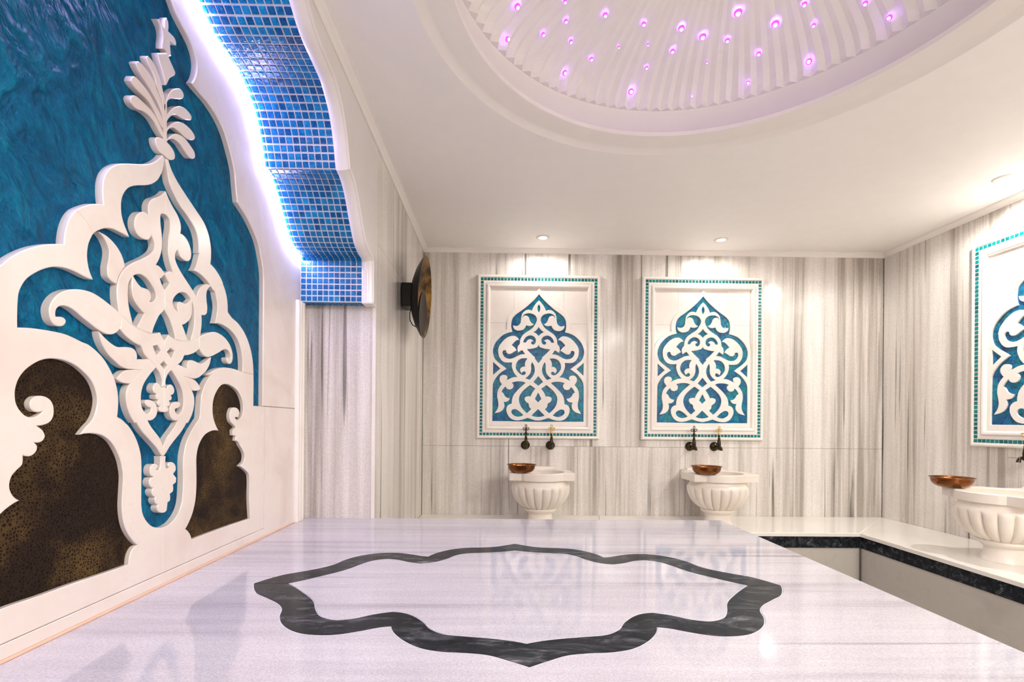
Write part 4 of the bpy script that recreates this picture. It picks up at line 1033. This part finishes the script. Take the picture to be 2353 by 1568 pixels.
rpiece('lobed_frame', 'frame_right_lower')
rpiece('onion_scroll', 'onion_left', holes=(NICHE['!onion_hole_1'], NICHE['!onion_hole_2']), both=True)
rpiece('onion_leaf', 'onion_leaf', both=True, front=FR - 0.0004)
rpiece('scroll_arm', 'scroll', both=True, front=FR + 0.0003)
rpiece('crossed_straps', 'cross_left', holes=(NICHE['!cross_hole'],), both=True)
rpiece('leaf_strap', 'leaf_strap', both=True, front=FR - 0.0003)
rpiece('small_leaf', 'petal_small', both=True)
rpiece('grape_cluster', 'grape_upper_left', both=True, front=FR + 0.0003)
rpiece('grape_cluster', 'grape_lower', front=FR + 0.0003)
HR = NICHE['hole_right']
mh = mir(HR)
def idx(lst, pt):
    return min(range(len(lst)), key=lambda i: abs(lst[i][0] - pt[0]) + abs(lst[i][1] - pt[1]))
hole_l = NICHE['_hole_left'] + [mh[22], mh[23], mh[24]] + NICHE['_hole_left_up']
yl = 2 * YA - 1.7165
btop = NICHE['_body_left_top'][:-1] + [(YA, NICHE['_body_left_top'][-1][1])]
body_l = NICHE['_lobe_lower_out'] + [p for p in mfr if p[0] < 0.844] + [(yl, 0.7135), (YA, 0.7135)] + btop[::-1] + NICHE['_lobe_lower_in'][1:]
rpiece('lower_body', poly=body_l, holes=(hole_l,))
brt = [(YA, NICHE['_body_right_top'][0][1])] + NICHE['_body_right_top'][1:]
body_r = brt[:-1] + [(1.7165, 1.26), (1.7165, 0.7135), (YA, 0.7135)]
rpiece('lower_body', poly=body_r, holes=(HR,))
tag(rpiece('leather_inset', poly=hole_l, front=-0.8745, m='leather', back=-0.8817), 'dark brown snakeskin-patterned inset')
tag(rpiece('leather_inset', poly=HR, front=-0.8745, m='leather', back=-0.8817), 'dark brown snakeskin-patterned inset')

# LED strip tucked in the corner between soffit and surround
led = tag(sweep_edge('led_strip', half[2:] + mirr(half)[::-1][1:-2], [(XN + 0.004, 0.002), (XN + 0.004, 0.0065), (XN + 0.009, 0.0065), (XN + 0.009, 0.002)], MAT['led'], None),
          'glowing white LED strip following the tiled arch of the blue niche', 'light strip')

# ------------------------------------------------------------------ fretwork wall panels
PW, PH = 0.879, 1.171
PL = lambda u, v, w: (u, -w, v)
snap = lambda p: [(0.0 if abs(x - 0.003) < 0.006 else x - 0.003, z) for x, z in p]
def sym(p):
    """left half outline (axis to axis) -> full loop"""
    return p + [(-x, z) for x, z in p[::-1]]
def make_panel():
    r = empty('fretwork_panel')
    hw, hh = PW / 2, PH / 2
    rect = lambda d: [(-hw + d, -hh + d), (hw - d, -hh + d), (hw - d, hh - d), (-hw + d, hh - d)]
    # frame: mitred sides with a stepped profile (d from the outer edge, height off the wall)
    fp = [(0.0, 0.001), (0.0, 0.020), (0.004, 0.026), (0.010, 0.028), (0.018, 0.027), (0.0215, 0.0225), (0.0430, 0.0225), (0.0440, 0.0245), (0.060, 0.0245), (0.0605, 0.022), (0.066, 0.022), (0.0665, 0.028), (0.072, 0.032), (0.082, 0.031), (0.088, 0.025), (0.0915, 0.017), (0.0915, 0.001)]
    cs = [(-1, -1), (1, -1), (1, 1), (-1, 1)]
    for k in range(4):
        a, b = cs[k], cs[(k + 1) % 4]
        V = [PL(a[0] * (hw - d), a[1] * (hh - d), w) for d, w in fp] + [PL(b[0] * (hw - d), b[1] * (hh - d), w) for d, w in fp]
        n = len(fp)
        F = [(i, (i + 1) % n, n + (i + 1) % n, n + i) for i in range(n)] + [tuple(range(n)), tuple(range(n, 2 * n))]
        mesh('frame_side', V, F, MAT['white_marble'], r, smooth=25)
    # border tiles
    bm = bmesh.new()
    bmesh.ops.create_cube(bm, size=1.0)
    for v in bm.verts:
        v.co.x *= 0.0190 * (0.9 if v.co.y < 0 else 1.0)
        v.co.z *= 0.0190 * (0.9 if v.co.y < 0 else 1.0)
        v.co.y *= 0.004
    tme = bpy.data.meshes.new('border_tile')
    bm.to_mesh(tme)
    bm.free()
    tme.materials.append(MAT['teal_tile'])
    d = 0.0322
    nx, nz = 34, 46
    spots = [(-hw + d + (PW - 2 * d) * i / nx, s * (hh - d)) for i in range(nx + 1) for s in (-1, 1)]
    spots += [(s * (hw - d), -hh + d + (PH - 2 * d) * i / nz) for i in range(1, nz) for s in (-1, 1)]
    for u, v in spots:
        t = link_mesh('border_tile', tme, r)
        t.location = PL(u, v, 0.0235)
    # spandrel slabs behind the arch: four squares with joints
    iw, ih = hw - 0.0905, hh - 0.0905
    gx, gz = 0.178, 0.243
    for a0, a1 in ((-iw, -gx), (-gx, gx), (gx, iw)):
        for b0, b1 in ((gz, ih), (gz - 0.36, gz)):
            v, f = boxdata(a0 + 0.0006, a1 - 0.0006, -0.0092, -0.003, b0 + 0.0006, b1 - 0.0006)
            if a0 == -gx and b0 < 0.2:
                continue
            mesh('spandrel_slab', v, f, MAT['white_marble'], r)
    # coloured glass
    op = smooth_poly(sym(snap(PANEL['opening'])), 4)
    slab('art_glass', op, [], PL, 0.0025, 0.0102, MAT['art_glass'], r, e=0.0002)
    for sg in (-1, 1):
        slab('art_glass', [(sg * (x - 0.003), z) for x, z in PANEL['triangle']], [], PL, 0.0025, 0.0102, MAT['art_glass'], r, e=0.0002)
    # arch slab with the opening cut out
    ao = snap(PANEL['arch_outer'])
    iw2 = iw - 0.001
    ao = [(max(x, -iw2), z) for x, z in ao]
    outl = smooth_poly(ao, 4, 45, closed=False)
    out = outl + [(-iw2, ao[-1][1] - 0.02), (-iw2, -ih + 0.001), (0.0, -ih + 0.001)]
    tri = [(x - 0.003, z) for x, z in PANEL['triangle']]
    slab('arch_slab', sym(out), [op, tri, [(-x, z) for x, z in tri]], PL, 0.0085, 0.0185, MAT['white_marble'], r, e=0.0016)
    # fretwork
    fr0 = smooth_poly(sym(snap(PANEL['fret'])), 3)
    holes = []
    for k, p in PANEL.items():
        if k in ('opening', 'triangle', 'arch_outer', 'fret'):
            continue
        if k.startswith('c_'):
            holes.append(smooth_poly(sym(snap(p)), 3))
        else:
            h = [(x - 0.003, z) for x, z in p]
            holes.append(smooth_poly(h, 3))
            holes.append(smooth_poly([(-x, z) for x, z in h], 3))
    slab('fretwork', fr0, holes, PL, 0.0085, 0.0185, MAT['white_marble'], r, e=0.0011)
    return r
pan0 = make_panel()
ZPAN = 1.5845
pspots = [((0.2735, YB, ZPAN), 0.0, 'framed blue and white fretwork panel on the back wall nearest the dish lamp'),
          ((1.455, YB, ZPAN), 0.0, 'framed blue and white fretwork panel on the back wall nearer the right corner'),
          ((XR, 2.8085 - PW / 2, ZPAN), -math.pi / 2, 'brightly lit fretwork panel on the right wall, cut by the picture edge')]
for i, (loc, rz, lab) in enumerate(pspots):
    p = pan0 if i == 0 else copy_tree(pan0)
    p.location = loc
    p.rotation_euler = (0, 0, rz)
    tag(p, lab, 'wall panel', 'fretwork panels above the basins')

# ------------------------------------------------------------------ basins
def make_basin():
    r = empty('marble_basin')
    # z measured from the bench top; y < 0 is towards the room
    # rim plate: disc in front, square shoulders at the sides, flat back to the wall
    R0 = 0.192
    pts = []
    a0 = math.asin(0.150 / 0.192)
    n = 22
    xi = math.sqrt(R0 ** 2 - 0.150 ** 2)
    pts += [(0.150, 0.275), (0.150, 0.140), (0.186, 0.105), (0.212, 0.090), (0.212, -0.118), (0.206, -0.128), (xi + 0.012, -0.132), (xi + 0.004, -0.142)]
    for k in range(n + 1):
        a = -a0 - (math.pi - 2 * a0) * k / n
        pts.append((R0 * math.cos(a), R0 * math.sin(a)))
    pts += [(-xi - 0.004, -0.142), (-xi - 0.012, -0.132), (-0.206, -0.128), (-0.212, -0.118), (-0.212, 0.090), (-0.186, 0.105), (-0.150, 0.140), (-0.150, 0.275)]
    hole = [(0.156 * math.cos(2 * math.pi * k / 48), 0.004 + 0.156 * math.sin(2 * math.pi * k / 48)) for k in range(48)]
    slab('rim', pts, [hole], lambda u, v, w: (u, v, w), 0.294, 0.341, MAT['basin'], r, e=0.004)
    slab('back_ledge', [(-0.120, 0.215), (0.120, 0.215), (0.120, 0.274), (-0.120, 0.274)], [], lambda u, v, w: (u, v, w), 0.341, 0.352, MAT['basin'], r, e=0.003)
    lathe('bowl_inside', [(0.1565, 0.335), (0.155, 0.29), (0.142, 0.235), (0.11, 0.195), (0.05, 0.178), (0.0, 0.176)], 48, MAT['basin'], r, loc=(0, 0.004, 0))
    # gadrooned body
    NL, per = 20, 10
    prof = [(0.1745, 0.296, 0), (0.1745, 0.288, 0), (0.176, 0.276, 0), (0.181, 0.266, 0), (0.1885, 0.258, 0.0), (0.1925, 0.248, 0.25), (0.194, 0.238, 0.75), (0.1935, 0.226, 1.0), (0.190, 0.206, 1.0), (0.182, 0.182, 1.0), (0.169, 0.158, 1.0), (0.150, 0.136, 1.0), (0.128, 0.118, 1.0), (0.106, 0.106, 0.8), (0.088, 0.100, 0.0)]
    V, F = [], []
    n = NL * per
    for i in range(n):
        a = 2 * math.pi * i / n
        ph = (i % per) / per * 2 - 1
        lobe = 1 - math.sqrt(max(0.0, 1 - (abs(ph)) ** 2.2))
        for rr, z, am in prof:
            q = rr - am * 0.019 * lobe * (0.55 + 0.45 * rr / 0.19)
            V.append((q * math.cos(a), q * math.sin(a), z))
    k = len(prof)
    for i in range(n):
        j = (i + 1) % n
        for s in range(k - 1):
            F.append((i * k + s, j * k + s, j * k + s + 1, i * k + s + 1))
    mesh('fluted_bowl', V, F, MAT['basin'], r, smooth=60)
    lathe('foot_ring', [(0.082, 0.108), (0.100, 0.106), (0.1075, 0.100), (0.107, 0.092), (0.099, 0.083), (0.088, 0.076), (0.084, 0.072), (0.080, 0.069)], 48, MAT['basin'], r, smooth=60)
    lathe('foot', [(0.079, 0.070), (0.0775, 0.058), (0.080, 0.036), (0.088, 0.012), (0.093, 0.0005), (0.0, 0.0005)], 48, MAT['basin'], r, smooth=40)
    return r
b0 = make_basin()
bspots = [((0.2735, YB - 0.276, ZBN), 0.0, 'fluted white marble basin under the back-wall panel nearest the dish lamp'),
          ((1.455, YB - 0.276, ZBN), 0.0, 'fluted white marble basin under the back-wall panel nearer the corner'),
          ((XR - 0.276, 2.3690, ZBN), -math.pi / 2, 'large fluted white marble basin on the right bench, cut by the picture edge')]
for i, (loc, rz, lab) in enumerate(bspots):
    o = b0 if i == 0 else copy_tree(b0)
    o.location = loc
    o.rotation_euler = (0, 0, rz)
    tag(o, lab, 'basin', 'fluted marble basins')

# copper bowls resting on the rims
def make_bowl():
    r = empty('copper_bowl')
    lathe('bowl', [(0.0, 0.0005), (0.050, 0.0005), (0.060, 0.003), (0.074, 0.012), (0.084, 0.026), (0.0875, 0.040), (0.0880, 0.0470), (0.0910, 0.0500), (0.0950, 0.0515), (0.0950, 0.0525), (0.0900, 0.0512), (0.0865, 0.0475), (0.0855, 0.040), (0.0815, 0.0265), (0.072, 0.0138), (0.058, 0.0050), (0.0, 0.0030)], 56, MAT['copper'], r, smooth=50)
    tube('rolled_lip', [(0.0945 * math.cos(2 * math.pi * k / 56), 0.0945 * math.sin(2 * math.pi * k / 56), 0.0522) for k in range(56)], 0.0012, MAT['copper'], r, n=6, closed=True)
    return r
w0 = make_bowl()
for i, (loc, lab) in enumerate((((0.2735 - 0.130, YB - 0.276 - 0.085, ZBN + 0.341), 'copper bowl on the basin rim nearest the dish lamp'),
                                ((1.455 - 0.122, YB - 0.276 - 0.105, ZBN + 0.341), 'copper bowl on the basin rim under the panel nearer the corner'),
                                ((XR - 0.276 - 0.110, 2.369 + 0.168, ZBN + 0.341), 'shiny copper bowl on the far shoulder of the right-hand basin'))):
    o = w0 if i == 0 else copy_tree(w0)
    o.location = loc
    o.rotation_euler = (0, 0, i * 1.3)
    tag(o, lab, 'bowl', 'copper bowls on the basins')

# ------------------------------------------------------------------ taps
def make_tap(handle_mat):
    r = empty('wall_tap')
    # rosette on the wall, axis y (towards -y)
    lathe('rosette', [(0.0, -0.0215), (0.010, -0.021), (0.013, -0.019), (0.020, -0.017), (0.028, -0.011), (0.0325, -0.004), (0.0325, -0.0005), (0.0, -0.0005)], 40, MAT['dark_brass'], r, axis='y', smooth=60,
          rmod=lambda a, i: 1.0 - (0.05 if i in (3, 4) else 0.0) * (0.5 + 0.5 * math.cos(20 * a)))
    tube('inlet', [(0, -0.018, 0), (0, -0.050, 0), (0, -0.078, 0.0)], 0.009, MAT['dark_brass'], r, n=14, radii=[0.0085, 0.0085, 0.011])
    lathe('valve_body', [(0.0, -0.022), (0.0065, -0.022), (0.007, -0.016), (0.0125, -0.012), (0.0135, 0.0), (0.0125, 0.014), (0.0135, 0.020), (0.0115, 0.034), (0.0085, 0.056), (0.0095, 0.060), (0.006, 0.066), (0.005, 0.074), (0.0085, 0.078), (0.0085, 0.081), (0.0055, 0.084), (0.0, 0.085)], 24, MAT['dark_brass'], r, loc=(0, -0.078, 0), smooth=50)
    tube('spout', [(0, -0.082, -0.004), (0, -0.096, 0.000), (0, -0.108, -0.003), (0, -0.115, -0.013), (0, -0.116, -0.024)], 0.008, MAT['dark_brass'], r, n=14, radii=[0.008, 0.0075, 0.0080, 0.0085, 0.0100])
    h = empty('handle')
    h.parent = r
    h.location = (0, -0.078, 0.0)
    hm = MAT[handle_mat]
    parts = []
    def loop(cx, cz, rx, rz_, rot, rad=0.0021):
        return [(cx + rx * math.cos(t) * math.cos(rot) - rz_ * math.sin(t) * math.sin(rot), 0.0, cz + rx * math.cos(t) * math.sin(rot) + rz_ * math.sin(t) * math.cos(rot)) for t in [2 * math.pi * k / 18 for k in range(18)]]
    lathe('handle_knop', [(0.0, 0.083), (0.0075, 0.085), (0.0085, 0.090), (0.0065, 0.096), (0.0050, 0.100), (0.0045, 0.108), (0.0035, 0.127), (0.0, 0.128)], 16, hm, h, smooth=50)
    tube('handle_loop', loop(0.0, 0.1370, 0.0062, 0.0095, 0.0), 0.0026, hm, h, n=6, closed=True)
    tube('handle_loop', loop(-0.0125, 0.1170, 0.0068, 0.0105, 0.60), 0.0026, hm, h, n=6, closed=True)
    tube('handle_loop', loop(0.0125, 0.1170, 0.0068, 0.0105, -0.60), 0.0026, hm, h, n=6, closed=True)
    return r
ta, tb = make_tap('dark_brass'), make_tap('brass')
ZT = 0.9535
tspots = [(ta, (0.2735 - 0.088, YB, ZT), 0.0, 'dark bronze wall tap, left one of the pair under the panel nearest the dish lamp'),
          (tb, (0.2735 + 0.092, YB, ZT), 0.0, 'wall tap with brass trefoil handle under the panel nearest the dish lamp'),
          (ta, (1.455 - 0.082, YB, ZT), 0.0, 'dark bronze wall tap, left one of the pair nearer the corner'),
          (tb, (1.455 + 0.096, YB, ZT), 0.0, 'wall tap with brass trefoil handle in the pair nearer the corner'),
          (tb, (XR, 2.369 + 0.088, ZT), -math.pi / 2, 'brass-topped wall tap under the right wall panel at the picture edge')]
used = set()
for src, loc, rz, lab in tspots:
    o = copy_tree(src) if src.name in used else src
    used.add(src.name)
    o.location = loc
    o.rotation_euler = (0, 0, rz)
    tag(o, lab, 'tap', 'wall taps above the basins')

# ------------------------------------------------------------------ dish lamp on the left wall
sc = tag(empty('wall_sconce', (XL, 2.765, 1.822)), 'round dark dish lamp with hammered gold inside, on the left wall', 'wall lamp')
box('wall_mount', 0.0005, 0.060, -0.060, 0.060, -0.066, 0.066, MAT['black'], sc, bevel=0.006)
dish = empty('dish')
dish.parent = sc
dish.location = (0.050, 0, 0)
dish.rotation_euler = (0, math.radians(3.5), 0)
RD = 0.228
outer = [(0.0, 0.0), (0.06, 0.003), (0.12, 0.016), (0.17, 0.036), (0.21, 0.060), (RD, 0.074), (RD - 0.001, 0.0765)]
lathe('dish_shell', outer, 72, MAT['black'], dish, axis='x', smooth=60)
lathe('gold_reflector', [(RD - 0.001, 0.0764), (0.208, 0.0635), (0.168, 0.040), (0.119, 0.0205), (0.06, 0.0075), (0.0, 0.0045)], 72, MAT['gold'], dish, axis='x', smooth=60)
lathe('inner_disc', [(0.0, 0.048), (0.06, 0.050), (0.110, 0.058), (0.126, 0.066), (0.1275, 0.0665), (0.122, 0.058), (0.06, 0.045), (0.0, 0.043)], 56, MAT['disc'], dish, axis='x', loc=(0.004, 0, -0.094), smooth=60)
tube('cable', [(0.052, -0.02, -0.064), (0.045, -0.03, -0.10), (0.046, -0.03, -0.14), (0.060, -0.02, -0.165), (0.082, -0.01, -0.175)], 0.0028, MAT['black'], sc, n=8)

# ------------------------------------------------------------------ recessed downlights
def downlight(loc, label, aim, vis=True, power=1.0):
    r = tag(empty('recessed_downlight', loc), label, 'ceiling light', 'recessed downlights')
    lathe('bezel', [(0.024, -0.001), (0.030, -0.006), (0.041, -0.0055), (0.046, -0.0005), (0.046, 0.0)], 40, MAT['fixture'], r, smooth=50)
    lathe('lens', [(0.0, -0.0035), (0.016, -0.0042), (0.0245, -0.0025)], 32, MAT['lamp'], r, smooth=True)
    ld = bpy.data.lights.new('downlight', 'SPOT')
    ld.energy = DOWNLIGHT_W * power
    ld.color = DOWNLIGHT_COL
    ld.spot_size = math.radians(174)
    ld.spot_blend = 0.35
    ld.shadow_soft_size = 0.026
    lo = bpy.data.objects.new('downlight_beam', ld)
    COL.objects.link(lo)
    lo.parent = r
    lo.location = (0, 0, -0.012)
    lo.rotation_euler = aim
    return r
downlight((0.281, 3.262, ZCEIL), 'small lit downlight above the fretwork panel nearest the dish lamp', (0, 0, 0), power=0.33)
downlight((1.483, 3.258, ZCEIL), 'small lit downlight above the fretwork panel nearer the corner', (0, 0, 0), power=0.33)
downlight((2.521, 2.406, ZCEIL), 'glaring downlight above the right wall panel at the picture edge', (0, 0, 0), power=1.9)
for (x, y, p) in ((0.281, -0.55, 2.4), (1.483, -0.55, 2.5), (2.30, 0.05, 2.6), (1.60, 0.25, 1.2)):  # unseen fill lamps, added to brighten the room
    downlight((x, y, ZCEIL), 'added fill lamp out of view, built like a recessed downlight', (0, 0, 0), power=p)

# ------------------------------------------------------------------ little violet lights in the dome
for (x, y, z, rad) in DOME_LIGHTS:
    dx, dy = (x - DCX) / DR ** 2, (y - DCY) / DR ** 2
    dz = (z - DZ) / DH ** 2
    n = -Vector((dx, dy, dz)).normalized()
    r = tag(empty('star_light', (x, y, z)), 'tiny violet star light set among the pleats of the dome', 'star light', 'violet star lights in the dome')
    r.rotation_euler = n.to_track_quat('Z', 'Y').to_euler()
    rad = max(rad, 0.0025)
    lathe('lens', [(0.0, 0.014 + rad * 0.5), (rad * 0.5, 0.014 + rad * 0.42), (rad * 0.80, 0.014)], 16, MAT['star'], r, smooth=True)
    lathe('halo_ring', [(rad * 0.80, 0.014), (rad * 1.15, 0.0125), (rad * 1.35, 0.0105), (rad * 1.40, 0.006)], 16, MAT['star_halo'], r, smooth=True)  # emissive ring imitating the violet halo around the lens
